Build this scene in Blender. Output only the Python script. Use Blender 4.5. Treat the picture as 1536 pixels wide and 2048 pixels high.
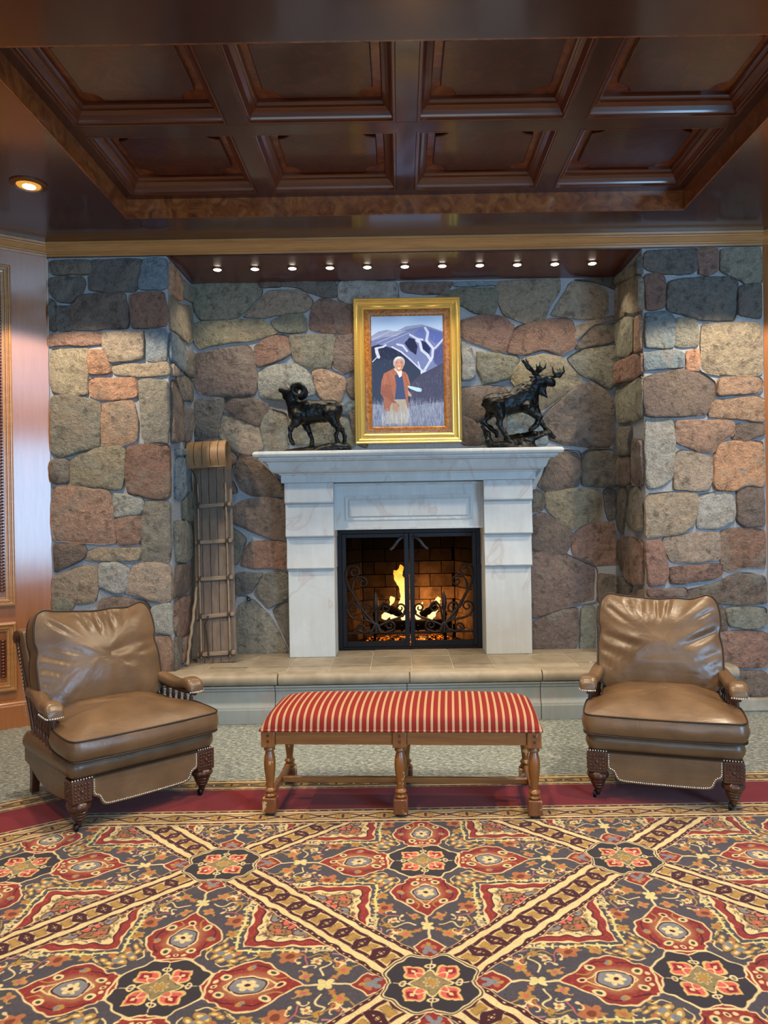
import bpy, bmesh, math, random
import numpy as np
from mathutils import Vector, Matrix

# ------------------------------------------------------------------ camera, world, lights, exposure
scene = bpy.context.scene
COL = scene.collection
for o in list(bpy.data.objects):
    bpy.data.objects.remove(o)
PI = math.pi
FPX, ROLL = 1480.0, 0.0165            # focal length in pixels of the 1536x2048 frame, camera roll

cam = bpy.data.cameras.new('camera')
cam.sensor_fit = 'AUTO'; cam.sensor_width = 36.0
cam.lens = FPX / 2048.0 * 36.0
cam.shift_x = -32.0 / 2048.0; cam.shift_y = 11.0 / 2048.0
cam.clip_start = 0.05; cam.clip_end = 100
camo = bpy.data.objects.new('camera', cam); COL.objects.link(camo)
camo.location = (-0.07, 0.0, 1.45); camo.rotation_euler = (PI / 2, ROLL, 0)
scene.camera = camo

world = bpy.data.worlds.new('world'); scene.world = world; world.use_nodes = True
bg = world.node_tree.nodes['Background']
bg.inputs[0].default_value = (0.66, 0.74, 0.86, 1); bg.inputs[1].default_value = 0.28

vs_ = scene.view_settings
scene.display_settings.display_device = 'sRGB'
vs_.view_transform = 'Standard'; vs_.look = 'None'; vs_.gamma = 1.0; vs_.use_curve_mapping = False
vs_.exposure = 0.22

def area_light(name, loc, target, sx, sy, power, color):
    l = bpy.data.lights.new(name, 'AREA'); l.shape = 'RECTANGLE'; l.size = sx; l.size_y = sy
    l.energy = power; l.color = color
    o = bpy.data.objects.new(name, l); COL.objects.link(o); o.location = loc
    o.rotation_euler = (Vector(target) - Vector(loc)).to_track_quat('-Z', 'Y').to_euler()
    return o
def spot_light(name, loc, target, deg, blend, power, color, r=0.05):
    l = bpy.data.lights.new(name, 'SPOT'); l.spot_size = math.radians(deg); l.spot_blend = blend
    l.energy = power; l.color = color; l.shadow_soft_size = r
    o = bpy.data.objects.new(name, l); COL.objects.link(o); o.location = loc
    o.rotation_euler = (Vector(target) - Vector(loc)).to_track_quat('-Z', 'Y').to_euler()
    return o
# daylight through the tall windows behind the photographer
area_light('daylight_right', (4.45, -2.25, 1.85), (-2.0, 4.4, 1.45), 2.0, 2.5, 300, (0.34, 0.65, 1.0))
area_light('daylight_rear', (-0.4, -5.4, 1.7), (0, 5, 1.4), 5.0, 2.4, 150, (0.54, 0.77, 1.0))
WARM = (1.0, 0.80, 0.56)

# ------------------------------------------------------------------ helpers
def V(*a): return Vector(a)
class MB:
    def __init__(s): s.v = []; s.f = []
    def add(s, vs, fs):
        n = len(s.v); s.v += [tuple(v) for v in vs]; s.f += [tuple(n + i for i in f) for f in fs]; return s
    def box(s, x0, x1, y0, y1, z0, z1):
        vs = [(x0,y0,z0),(x1,y0,z0),(x1,y1,z0),(x0,y1,z0),(x0,y0,z1),(x1,y0,z1),(x1,y1,z1),(x0,y1,z1)]
        return s.add(vs, [(0,3,2,1),(4,5,6,7),(0,1,5,4),(1,2,6,5),(2,3,7,6),(3,0,4,7)])
    def obox(s, M, sx, sy, sz):
        vs = [M @ V(x*sx/2, y*sy/2, z*sz/2) for z in (-1,1) for x, y in ((-1,-1),(1,-1),(1,1),(-1,1))]
        return s.add(vs, [(0,3,2,1),(4,5,6,7),(0,1,5,4),(1,2,6,5),(2,3,7,6),(3,0,4,7)])
    def prism(s, pts, f0, f1):
        """pts: 2D outline (CCW); f0, f1 map (a,b) to 3D for the two caps."""
        n = len(pts); a = [f0(*p) for p in pts]; b = [f1(*p) for p in pts]
        return s.add(a + b, [tuple(range(n))[::-1], tuple(range(n, 2*n))] + [(i, (i+1) % n, n + (i+1) % n, n + i) for i in range(n)])
    def tube(s, path, r, n=8, closed=False, up=None):
        P = [Vector(p) for p in path]; m = len(P)
        rs = r if hasattr(r, '__len__') else [r] * m
        T = []
        for i in range(m):
            if closed: t = P[(i+1) % m] - P[i-1]
            else: t = P[min(i+1, m-1)] - P[max(i-1, 0)]
            T.append(t.normalized() if t.length > 1e-9 else V(0,0,1))
        u = Vector(up) if up else (V(0,0,1) if abs(T[0].z) < .9 else V(1,0,0))
        nrm = (u - T[0] * u.dot(T[0])).normalized()
        base = len(s.v)
        for i in range(m):
            nrm = (nrm - T[i] * nrm.dot(T[i])).normalized(); b = T[i].cross(nrm)
            for k in range(n):
                a = 2 * PI * k / n
                s.v.append(tuple(P[i] + (nrm * math.cos(a) + b * math.sin(a)) * rs[i]))
        for i in range(m if closed else m - 1):
            j = (i + 1) % m
            for k in range(n):
                s.f.append((base + i*n + k, base + i*n + (k+1) % n, base + j*n + (k+1) % n, base + j*n + k))
        if not closed:
            s.f.append(tuple(base + k for k in range(n))[::-1]); s.f.append(tuple(base + (m-1)*n + k for k in range(n)))
        return s
    def lathe(s, prof, n=20, c=(0,0,0), M=None, gad=None):
        """prof: [(r,z)] bottom to top; gad(k angle, i) scales the radius."""
        base = len(s.v); m = len(prof)
        for i, (r, z) in enumerate(prof):
            for k in range(n):
                a = 2 * PI * k / n; rr = r * (gad(a, i) if gad else 1)
                p = V(rr * math.cos(a), rr * math.sin(a), z)
                if M: p = M @ p
                s.v.append((p.x + c[0], p.y + c[1], p.z + c[2]))
        for i in range(m - 1):
            for k in range(n):
                s.f.append((base + i*n + k, base + i*n + (k+1) % n, base + (i+1)*n + (k+1) % n, base + (i+1)*n + k))
        s.f.append(tuple(base + k for k in range(n))[::-1]); s.f.append(tuple(base + (m-1)*n + k for k in range(n)))
        return s
    def sweep(s, prof, frames, closed=False):
        """prof: [(a,b)]; frames: [(origin, A, B)] so a point is origin + a*A + b*B. Mitred by the caller's A vectors."""
        base = len(s.v); m = len(prof); k = len(frames)
        for o, A, B in frames:
            o = Vector(o); A = Vector(A); B = Vector(B)
            for a, b in prof: s.v.append(tuple(o + A * a + B * b))
        for i in range(k if closed else k - 1):
            j = (i + 1) % k
            for q in range(m - 1):
                s.f.append((base + i*m + q, base + j*m + q, base + j*m + q + 1, base + i*m + q + 1))
        if not closed:
            s.f.append(tuple(base + q for q in range(m))); s.f.append(tuple(base + (k-1)*m + q for q in range(m))[::-1])
        return s
    def build(s, name, mat, parent=None, smooth=None, bevel=0, kind=None, label=None, cat=None, group=None, segs=2, loc=None, fix=True):
        me = bpy.data.meshes.new(name); me.from_pydata(s.v, [], s.f); me.validate()
        if fix:
            bm = bmesh.new(); bm.from_mesh(me); bmesh.ops.recalc_face_normals(bm, faces=bm.faces); bm.to_mesh(me); bm.free()
        return link(name, me, mat, parent, smooth, bevel, kind, label, cat, group, segs, loc)
def link(name, me, mat, parent=None, smooth=None, bevel=0, kind=None, label=None, cat=None, group=None, segs=2, loc=None):
    o = bpy.data.objects.new(name, me); COL.objects.link(o)
    if mat and not me.materials: me.materials.append(mat)
    if parent: o.parent = parent
    if smooth is not None:
        me.shade_smooth()
        if smooth < 180: me.set_sharp_from_angle(angle=math.radians(smooth))
    if bevel:
        b = o.modifiers.new('bevel', 'BEVEL'); b.width = bevel; b.segments = segs; b.limit_method = 'ANGLE'; b.angle_limit = math.radians(35)
        b.harden_normals = False
        if smooth is None: me.shade_smooth(); me.set_sharp_from_angle(angle=math.radians(50))
    if loc: o.location = loc
    return tag(o, label, cat, group, kind)
def tag(o, label=None, cat=None, group=None, kind=None):
    if label: o['label'] = label
    if cat: o['category'] = cat
    if group: o['group'] = group
    if kind: o['kind'] = kind
    return o
def thing(name, label, cat, loc=(0,0,0), rz=0, group=None, kind=None):
    o = bpy.data.objects.new(name, None); COL.objects.link(o); o.empty_display_size = .05
    o.location = loc; o.rotation_euler = (0, 0, rz)
    return tag(o, label, cat, group, kind)
def box(name, dims, mat, parent=None, bevel=0.003, **k):
    return MB().box(*dims).build(name, mat, parent, bevel=bevel, **k)
def rrect(x0, x1, y0, y1, r, n=6):
    return [(cx + r*math.cos(math.radians(a + 90*k/n)), cy + r*math.sin(math.radians(a + 90*k/n))) for cx, cy, a in ((x1-r, y1-r, 0), (x0+r, y1-r, 90), (x0+r, y0+r, 180), (x1-r, y0+r, 270)) for k in range(n+1)]
def chaikin(pts, n=2, w=.25):
    for _ in range(n):
        out = []
        for i in range(len(pts)):
            a, b = pts[i], pts[(i+1) % len(pts)]
            out.append((a[0]*(1-w) + b[0]*w, a[1]*(1-w) + b[1]*w)); out.append((a[0]*w + b[0]*(1-w), a[1]*w + b[1]*(1-w)))
        pts = out
    return pts
def resample(pts, n, closed=True):
    P = np.array(pts, float)
    if closed: P = np.vstack([P, P[:1]])
    d = np.r_[0, np.cumsum(np.linalg.norm(np.diff(P, axis=0), axis=1))]
    t = np.linspace(0, d[-1], n + 1)[:-1] if closed else np.linspace(0, d[-1], n)
    return [tuple(np.interp(x, d, P[:, k]) for k in range(P.shape[1])) for x in t]
def smooth_path(pts, n=40, closed=False):
    """Catmull-Rom through the points."""
    P = [np.array(p, float) for p in pts]; m = len(P); out = []
    segs = m if closed else m - 1
    for i in range(segs):
        p0 = P[(i-1) % m] if closed or i > 0 else P[0] * 2 - P[1]
        p1, p2 = P[i], P[(i+1) % m]
        p3 = P[(i+2) % m] if closed or i + 2 < m else P[-1] * 2 - P[-2]
        k = max(2, n // segs)
        for j in range(k):
            t = j / k
            out.append(tuple(.5 * (2*p1 + (p2-p0)*t + (2*p0-5*p1+4*p2-p3)*t*t + (3*p1-p0-3*p2+p3)*t**3)))
    if not closed: out.append(tuple(P[-1]))
    return out
def vnoise(P, seed=0):
    """cheap smooth value noise for an (n,3) array, -1..1"""
    P = np.asarray(P, float); I = np.floor(P).astype(np.int64); Fr = P - I; Fr = Fr*Fr*(3-2*Fr); out = np.zeros(len(P))
    for dx in (0,1):
        for dy in (0,1):
            for dz in (0,1):
                h = ((I[:,0]+dx)*374761393 + (I[:,1]+dy)*668265263 + (I[:,2]+dz)*2147483647 + seed*974711) & 0xffffffff
                h = ((h ^ (h >> 13)) * 1274126177) & 0xffffffff; h = (h ^ (h >> 16)) & 0xffff
                w = (Fr[:,0] if dx else 1-Fr[:,0]) * (Fr[:,1] if dy else 1-Fr[:,1]) * (Fr[:,2] if dz else 1-Fr[:,2])
                out += w * (h / 32767.5 - 1)
    return out

# ------------------------------------------------------------------ signed-distance sculpting (bronzes, logs, flames)
def sd_field(prims, lo, hi, h, k=.02):
    lo = np.array(lo, float); hi = np.array(hi, float); n = np.ceil((hi - lo) / h).astype(int) + 1
    F = np.full(n, 1e3)
    for p in prims:
        kk = p.get('k', k)
        if p['t'] == 'cone':
            a, b = np.array(p['a'], float), np.array(p['b'], float); ra, rb = p['r']
            m = max(ra, rb) + kk + 3*h; l = np.minimum(a, b) - m; u = np.maximum(a, b) + m
        else:
            c = np.array(p['c'], float); r = np.array(p['r'], float); m = r.max() + kk + 3*h; l = c - m; u = c + m
        i0 = np.clip(np.floor((l - lo) / h).astype(int), 0, n); i1 = np.clip(np.ceil((u - lo) / h).astype(int) + 1, 0, n)
        if (i1 <= i0).any(): continue
        ax = [lo[d] + h * np.arange(i0[d], i1[d]) for d in range(3)]
        X = np.stack(np.meshgrid(*ax, indexing='ij'), -1)
        if p['t'] == 'cone':
            ab = b - a; L2 = (ab**2).sum() + 1e-12
            t = np.clip(((X - a) @ ab) / L2, 0, 1)
            sq = p.get('sq')
            dv = X - a - t[..., None] * ab
            if sq is not None: dv = dv / np.array(sq)
            d = np.sqrt((dv**2).sum(-1)) - (ra + (rb - ra) * t)
        else:
            q = X - c
            if 'R' in p: q = q @ np.array(p['R'])
            kq = q / r; k0 = np.sqrt((kq**2).sum(-1)); k1 = np.sqrt(((kq / r)**2).sum(-1)) + 1e-9
            d = k0 * (k0 - 1) / k1
            d = np.where(k0 < 1e-4, -r.min(), d)
        S = F[i0[0]:i1[0], i0[1]:i1[1], i0[2]:i1[2]]
        if p.get('op') == 'sub':
            hh = np.maximum(kk - np.abs(S + d), 0) / kk; S[:] = np.maximum(S, -d) + hh*hh*kk*.25
        else:
            hh = np.maximum(kk - np.abs(S - d), 0) / kk; S[:] = np.minimum(S, d) - hh*hh*kk*.25
    return F, lo
def surface_nets(F, lo, h):
    S = F < 0; nx, ny, nz = F.shape
    P = np.zeros((nx-1, ny-1, nz-1, 3)); C = np.zeros((nx-1, ny-1, nz-1))
    def sl(o): return (slice(o[0], nx-1+o[0]), slice(o[1], ny-1+o[1]), slice(o[2], nz-1+o[2]))
    for ax in range(3):
        others = [d for d in range(3) if d != ax]
        for b in (0,1):
            for c in (0,1):
                o1 = [0,0,0]; o1[others[0]] = b; o1[others[1]] = c; o2 = list(o1); o2[ax] = 1
                f1, f2 = F[sl(o1)], F[sl(o2)]; m = (f1 < 0) != (f2 < 0)
                t = f1[m] / (f1[m] - f2[m])
                pos = np.tile(np.array(o1, float), (len(t), 1)); pos[:, ax] += t
                P[m] += pos; C[m] += 1
    act = C > 0; idx = np.full(C.shape, -1, np.int64); idx[act] = np.arange(act.sum())
    cells = np.argwhere(act); verts = (P[act] / C[act][:, None] + cells) * h + lo
    quads = []
    for ax in range(3):
        a, b = [(1,2),(2,0),(0,1)][ax]
        s1 = [slice(1,-1)]*3; s1[ax] = slice(0,-1); s2 = [slice(1,-1)]*3; s2[ax] = slice(1,None)
        m = S[tuple(s1)] != S[tuple(s2)]
        E = np.argwhere(m)
        if not len(E): continue
        neg = S[tuple(s1)][m]
        base = E.copy(); base += 1; base[:, ax] -= 1
        def cell(da, db):
            q = base.copy(); q[:, a] += da; q[:, b] += db; return idx[q[:,0], q[:,1], q[:,2]]
        Q = np.stack([cell(-1,-1), cell(0,-1), cell(0,0), cell(-1,0)], 1)
        Q[~neg] = Q[~neg][:, ::-1]; quads.append(Q)
    return verts, np.concatenate(quads)
def sculpt(name, prims, lo, hi, h, mat, parent=None, k=.02, noise=0, freq=30, seed=0, **kw):
    F, l = sd_field(prims, lo, hi, h, k)
    v, q = surface_nets(F, l, h)
    if noise:
        n = vnoise(v * freq, seed) + .5 * vnoise(v * freq * 2.3, seed + 5)
        c = (v - v.mean(0)); 
        # displace along the field gradient
        gi = np.clip(((v - l) / h).round().astype(int), 1, np.array(F.shape) - 2)
        g = np.stack([F[gi[:,0]+1,gi[:,1],gi[:,2]] - F[gi[:,0]-1,gi[:,1],gi[:,2]], F[gi[:,0],gi[:,1]+1,gi[:,2]] - F[gi[:,0],gi[:,1]-1,gi[:,2]], F[gi[:,0],gi[:,1],gi[:,2]+1] - F[gi[:,0],gi[:,1],gi[:,2]-1]], 1)
        g /= np.linalg.norm(g, axis=1)[:, None] + 1e-9
        v = v + g * (n * noise)[:, None]
    me = bpy.data.meshes.new(name); me.from_pydata(v.tolist(), [], q.tolist()); me.validate()
    return link(name, me, mat, parent, smooth=180, **kw)
def cone(a, b, ra, rb=None, **k): return dict(t='cone', a=a, b=b, r=(ra, ra if rb is None else rb), **k)
def ell(c, r, rot=None, **k):
    d = dict(t='ell', c=c, r=r, **k)
    if rot: d['R'] = [list(x) for x in Matrix.Rotation(rot[0], 3, rot[1])]
    return d

# ------------------------------------------------------------------ cushions
def cushion(outline, thick, crown, n=150, rings=None, bulge=.015, creases=(), wob=.004, freq=9, seed=0, bottom=True, crown_pow=2.2, M=None):
    """A boxed cushion over a closed outline (plan a,b; the crown rises along c). Returns the mesh, and the upper and lower welt paths."""
    pts = np.array(resample(outline, n)); c0 = pts.mean(0)
    # inward normals
    t = np.roll(pts, -1, 0) - np.roll(pts, 1, 0); nr = np.stack([t[:,1], -t[:,0]], 1); nr /= np.linalg.norm(nr, axis=1)[:, None] + 1e-9
    area = .5 * np.sum(pts[:,0]*np.roll(pts[:,1],-1) - np.roll(pts[:,0],-1)*pts[:,1])
    if area < 0: nr = -nr
    fs = rings or [1, .985, .96, .92, .87, .81, .74, .66, .57, .47, .36, .24, .12]
    L = []
    def disp(P, z):
        q = np.c_[P, np.full(len(P), z if np.isscalar(z) else 0)]
        return wob * vnoise(q * freq, seed)
    def crease(P):
        d = np.zeros(len(P))
        for (ax, ay, bx, by, dep, w) in creases:
            a = np.array((ax, ay)); ab = np.array((bx, by)) - a; L2 = ab @ ab
            tt = np.clip(((P - a) @ ab) / L2, 0, 1); dist = np.linalg.norm(P - a - tt[:, None]*ab, axis=1)
            taper = np.sin(np.clip(tt*.85 + .12, 0, 1) * PI) ** .7
            d -= .8 * dep * taper * (np.exp(-(dist/w)**2) - .55*np.exp(-((dist - 2.1*w)/(1.3*w))**2))
        return d
    if bottom:
        for f in fs[::-1]:
            P = c0 + (pts - c0) * f; L.append(np.c_[P, np.full(n, -thick/2 - crown*.5*(1 - f**crown_pow))])
    for s in (-.75, -.35, 0, .35, .75):
        P = pts + nr * bulge * (1 - s*s); P = P + nr * disp(P, s)[:, None]
        L.append(np.c_[P, np.full(n, s*thick/2)])
    for f in fs:
        P = c0 + (pts - c0) * f
        z = thick/2 + crown * (1 - f**crown_pow) + (disp(P, .5) + crease(P)) * min(1, (1-f)*12)
        L.append(np.c_[P, z])
    m = MB(); V3 = np.concatenate(L)
    if M is not None: tr = lambda p: tuple(M @ Vector(p))
    else: tr = tuple
    m.v = [tr(p) for p in V3]
    k = len(L)
    for i in range(k - 1):
        for j in range(n):
            m.f.append((i*n + j, i*n + (j+1) % n, (i+1)*n + (j+1) % n, (i+1)*n + j))
    m.f.append(tuple(range(n))[::-1]); m.f.append(tuple((k-1)*n + j for j in range(n)))
    up = [tr((p[0]+q[0]*.003, p[1]+q[1]*.003, thick/2)) for p, q in zip(pts, nr)]
    dn = [tr((p[0]+q[0]*.003, p[1]+q[1]*.003, -thick/2)) for p, q in zip(pts, nr)]
    return m, up, dn

# ------------------------------------------------------------------ materials
def srgb(h):
    h = h.lstrip('#'); c = [int(h[i:i+2], 16) / 255 for i in (0,2,4)]
    return tuple(x / 12.92 if x <= .04045 else ((x + .055) / 1.055) ** 2.4 for x in c) + (1,)
class NT:
    def __init__(s, name):
        s.m = bpy.data.materials.new(name); s.m.use_nodes = True; s.t = s.m.node_tree; s.b = s.t.nodes['Principled BSDF']
        s.out = s.t.nodes['Material Output']
    def n(s, typ, **kw):
        x = s.t.nodes.new(typ)
        for k, v in kw.items():
            if k.startswith('i_'): x.inputs[k[2:].replace('_', ' ')].default_value = v
            else: setattr(x, k, v)
        return x
    def l(s, a, b): s.t.links.new(a, b)
    def noise(s, vec, scale, detail=4, rough=.55, dist=0):
        x = s.n('ShaderNodeTexNoise'); x.inputs['Scale'].default_value = scale; x.inputs['Detail'].default_value = detail
        x.inputs['Roughness'].default_value = rough; x.inputs['Distortion'].default_value = dist
        if vec: s.l(vec, x.inputs['Vector'])
        return x.outputs['Fac']
    def ramp(s, fac, stops):
        x = s.n('ShaderNodeValToRGB'); e = x.color_ramp.elements
        while len(e) < len(stops): e.new(.5)
        for i, (p, c) in enumerate(stops): e[i].position = p; e[i].color = srgb(c) if isinstance(c, str) else (c, c, c, 1)
        s.l(fac, x.inputs[0]); return x.outputs['Color']
    def mix(s, fac, a, b, mode='MIX'):
        x = s.n('ShaderNodeMix', data_type='RGBA', blend_type=mode)
        for sock, val in ((0, fac), (6, a), (7, b)):
            if hasattr(val, 'is_linked'): s.l(val, x.inputs[sock])
            elif isinstance(val, str): x.inputs[sock].default_value = srgb(val)
            else: x.inputs[sock].default_value = val
        return x.outputs[2]
    def math(s, op, a, b=0, clamp=False):
        x = s.n('ShaderNodeMath', operation=op); x.use_clamp = clamp
        for i, val in enumerate((a, b)):
            if hasattr(val, 'is_linked'): s.l(val, x.inputs[i])
            else: x.inputs[i].default_value = val
        return x.outputs[0]
    def coord(s, kind='Object', scale=None, rnd=False):
        o = s.n('ShaderNodeTexCoord').outputs[kind]
        if rnd:
            oi = s.n('ShaderNodeObjectInfo'); a = s.n('ShaderNodeVectorMath', operation='ADD')
            sc = s.math('MULTIPLY', oi.outputs['Random'], 37.0); s.l(o, a.inputs[0]); s.l(sc, a.inputs[1]); o = a.outputs[0]
        if scale:
            mp = s.n('ShaderNodeMapping'); mp.inputs['Scale'].default_value = scale; s.l(o, mp.inputs['Vector']); o = mp.outputs[0]
        return o
    def bump(s, h, strength=.3, dist=.01):
        x = s.n('ShaderNodeBump'); x.inputs['Strength'].default_value = strength; x.inputs['Distance'].default_value = dist
        s.l(h, x.inputs['Height']); s.l(x.outputs[0], s.b.inputs['Normal'])
    def set(s, color=None, rough=None, metal=None, spec=None, coat=None, coat_r=None, sheen=None):
        for nm, v in (('Base Color', color), ('Roughness', rough), ('Metallic', metal), ('Specular IOR Level', spec), ('Coat Weight', coat), ('Coat Roughness', coat_r), ('Sheen Weight', sheen)):
            if v is None: continue
            i = s.b.inputs[nm]
            if hasattr(v, 'is_linked'): s.l(v, i)
            elif isinstance(v, str): i.default_value = srgb(v)
            else: i.default_value = v
        return s.m
def simple(name, c, rough=.5, metal=0, spec=.5, var=.0, scale=20, bump=0, **k):
    t = NT(name); col = c
    if var:
        f = t.noise(t.coord(rnd=True), scale, 5)
        h = t.n('ShaderNodeHueSaturation'); h.inputs['Color'].default_value = srgb(c)
        t.l(t.math('ADD', t.math('MULTIPLY', f, 2*var), 1-var), h.inputs['Value']); col = h.outputs[0]
        if bump: t.bump(f, bump, .004)
    return t.set(color=col, rough=rough, metal=metal, spec=spec, **k)
def wood(name, c1, c2, axis='x', rough=.3, coat=.3, scale=1., grain=1., coat_r=.12, wear=None):
    t = NT(name); sc = {'x': (1.2,14,14), 'y': (14,1.2,14), 'z': (14,14,1.2)}[axis]
    v = t.coord(scale=tuple(a*scale for a in sc), rnd=True)
    f = t.noise(v, 2.2, 6, .62, .6); g = t.noise(v, 9, 4, .6)
    m = t.math('ADD', t.math('MULTIPLY', f, .75), t.math('MULTIPLY', g, .25))
    col = t.ramp(m, [(.5 - .2*grain, c1), (.5 + .2*grain, c2)])
    if wear:
        wf = t.noise(t.coord(rnd=True), wear[1], 5, .6)
        col = t.mix(t.ramp(wf, [(wear[2], 0.), (wear[2] + .05, 1.)]), col, wear[0])
    t.bump(g, .06, .002)
    return t.set(color=col, rough=rough, coat=coat, coat_r=coat_r)

MAT = {}
def M_stone():
    t = NT('field_stone'); v = t.coord(rnd=True); oi = t.n('ShaderNodeObjectInfo')
    big = t.noise(v, 5, 6, .6, .4); mid = t.noise(v, 26, 6, .65); fine = t.noise(v, 110, 4, .7)
    val = t.math('ADD', t.math('MULTIPLY', mid, 1.5), t.math('MULTIPLY', fine, 1.7))
    h = t.n('ShaderNodeHueSaturation'); t.l(oi.outputs['Color'], h.inputs['Color'])
    t.l(t.math('MAXIMUM', t.math('ADD', val, -.27), .35), h.inputs['Value']); h.inputs['Saturation'].default_value = .86
    # each block carries lighter weathered patches of its own mineral tone
    patch = t.ramp(big, [(.52, 0.), (.60, 1.)])
    pc = t.mix(oi.outputs['Random'], '#9aa096', '#a08772')
    col = t.mix(t.math('MULTIPLY', patch, .6), h.outputs[0], t.mix(.35, pc, h.outputs[0]))
    dark = t.ramp(t.noise(v, 14, 6, .7), [(.36, 1.), (.47, 0.)])
    col = t.mix(t.math('MULTIPLY', dark, .5), col, '#3a342d')
    hgt = t.math('ADD', t.math('ADD', t.math('MULTIPLY', big, 1.0), t.math('MULTIPLY', mid, .8)), t.math('MULTIPLY', fine, .3))
    t.bump(hgt, 1.0, .055)
    return t.set(color=col, rough=.82, spec=.25)
def M_mortar():
    t = NT('mortar'); v = t.coord(); f = t.noise(v, 60, 5, .7)
    t.bump(f, .3, .004)
    return t.set(color=t.ramp(f, [(.3, '#85888d'), (.7, '#a3a5a8')]), rough=.9, spec=.2)
def M_limestone(nm='cast_limestone', c1='#b1b9bc', c2='#c9ced0'):
    t = NT(nm); v = t.coord(rnd=True)
    f = t.noise(v, 4, 6, .6, .5)
    sv = t.coord(scale=(6, 6, .5), rnd=True); st = t.noise(sv, 4, 5, .6, .3)
    col = t.mix(st, c1, c2)
    col = t.mix(t.math('MULTIPLY', t.ramp(f, [(.4, 0.), (.75, 1.)]), .3), col, '#9d968c')
    # rusty wavy veins
    w = t.noise(t.coord(scale=(1, 1, .45), rnd=True), 2.6, 3, .5, .9)
    line = t.ramp(w, [(.535, 0.), (.548, 1.), (.556, .2), (.566, .8), (.578, 0.)])
    col = t.mix(t.math('MULTIPLY', line, .35), col, '#9a7767')
    t.bump(t.noise(v, 120, 3), .12, .002)
    return t.set(color=col, rough=.6, spec=.35)
def M_leather():
    t = NT('brown_leather'); v = t.coord(rnd=True)
    f = t.noise(v, 6, 4, .5); g = t.n('ShaderNodeTexVoronoi'); g.inputs['Scale'].default_value = 220; t.l(v, g.inputs['Vector'])
    col = t.ramp(f, [(.3, '#58422d'), (.7, '#6e543a')])
    wr = t.noise(t.coord(scale=(5, 9, 9), rnd=True), 1.6, 4, .55, .8)
    hgt = t.math('ADD', t.math('MULTIPLY', g.outputs['Distance'], .05), t.math('MULTIPLY', wr, 1.0))
    t.bump(hgt, .22, .012)
    r = t.math('ADD', t.math('MULTIPLY', f, .14), .27)
    return t.set(color=col, rough=r, spec=.55)
def M_floor():
    t = NT('speckled_floor'); v = t.coord()
    mp = t.n('ShaderNodeMapping'); mp.inputs['Scale'].default_value = (1, 1.6, 1); mp.inputs['Rotation'].default_value = (0, 0, .5); t.l(v, mp.inputs['Vector'])
    f = t.noise(mp.outputs[0], 34, 5, .8); g = t.noise(v, 190, 3, .7); b = t.noise(v, 1.2, 3)
    m = t.math('ADD', t.math('MULTIPLY', f, .75), t.math('MULTIPLY', g, .25))
    col = t.ramp(m, [(.38, '#38403f'), (.46, '#6c7674'), (.53, '#8d9693'), (.60, '#c3c8c2')])
    col = t.mix(t.math('MULTIPLY', b, .15), col, '#7d7c72')
    return t.set(color=col, rough=.42, spec=.4)
def M_stripe():
    t = NT('striped_fabric'); c = t.coord(); s = t.n('ShaderNodeSeparateXYZ'); t.l(c, s.inputs[0])
    u = t.math('FRACT', t.math('DIVIDE', t.math('ADD', s.outputs[0], 5.0), .0342))
    col = t.ramp(u, [(.0, '#7f201c'), (.56, '#7f201c'), (.58, '#4f1012'), (.62, '#b38d6c'), (.93, '#b38d6c'), (.96, '#4f1012')])
    vb = t.n('ShaderNodeTexWave'); vb.inputs['Scale'].default_value = 130; vb.bands_direction = 'X'; t.l(c, vb.inputs['Vector'])
    col = t.mix(t.math('MULTIPLY', vb.outputs['Fac'], .10), col, '#3a1010')
    t.bump(t.noise(c, 320, 2), .2, .002)
    return t.set(color=col, rough=.75, spec=.2)
def M_burl(nm='burl_veneer', c1='#47200d', c2='#7a3f1a', c3='#96592a'):
    t = NT(nm); v = t.coord(scale=(1, 1, 1), rnd=True)
    f = t.noise(v, 7, 8, .65, 2.2)
    return t.set(color=t.ramp(f, [(.3, c1), (.5, c2), (.68, c3)]), rough=.3, coat=.4, coat_r=.12)
def M_bronze():
    t = NT('dark_bronze'); v = t.coord(); f = t.noise(v, 45, 5, .6); g = t.noise(v, 12, 4)
    col = t.ramp(g, [(.35, '#191614'), (.6, '#262a2c'), (.75, '#3b342d')])
    t.bump(f, .5, .006)
    return t.set(color=col, rough=.36, metal=.75, spec=.5)
def M_fire(name, c1, c2, s1, s2, z0, z1):
    t = NT(name); c = t.coord(); s = t.n('ShaderNodeSeparateXYZ'); t.l(c, s.inputs[0])
    u = t.math('DIVIDE', t.math('SUBTRACT', s.outputs[2], z0), z1 - z0, True)
    e = t.n('ShaderNodeEmission'); t.l(t.ramp(u, [(0, c1), (1, c2)]), e.inputs[0])
    fl_ = t.noise(c, 16, 3, .6, .5); t.l(t.math('MULTIPLY', t.math('ADD', t.math('MULTIPLY', u, s2 - s1), s1), t.math('ADD', t.math('MULTIPLY', fl_, 1.5), .25)), e.inputs[1])
    t.l(e.outputs[0], t.out.inputs[0]); return t.m
def emit(name, c, s):
    t = NT(name); e = t.n('ShaderNodeEmission'); e.inputs[0].default_value = srgb(c); e.inputs[1].default_value = s
    t.l(e.outputs[0], t.out.inputs[0]); return t.m
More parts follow.
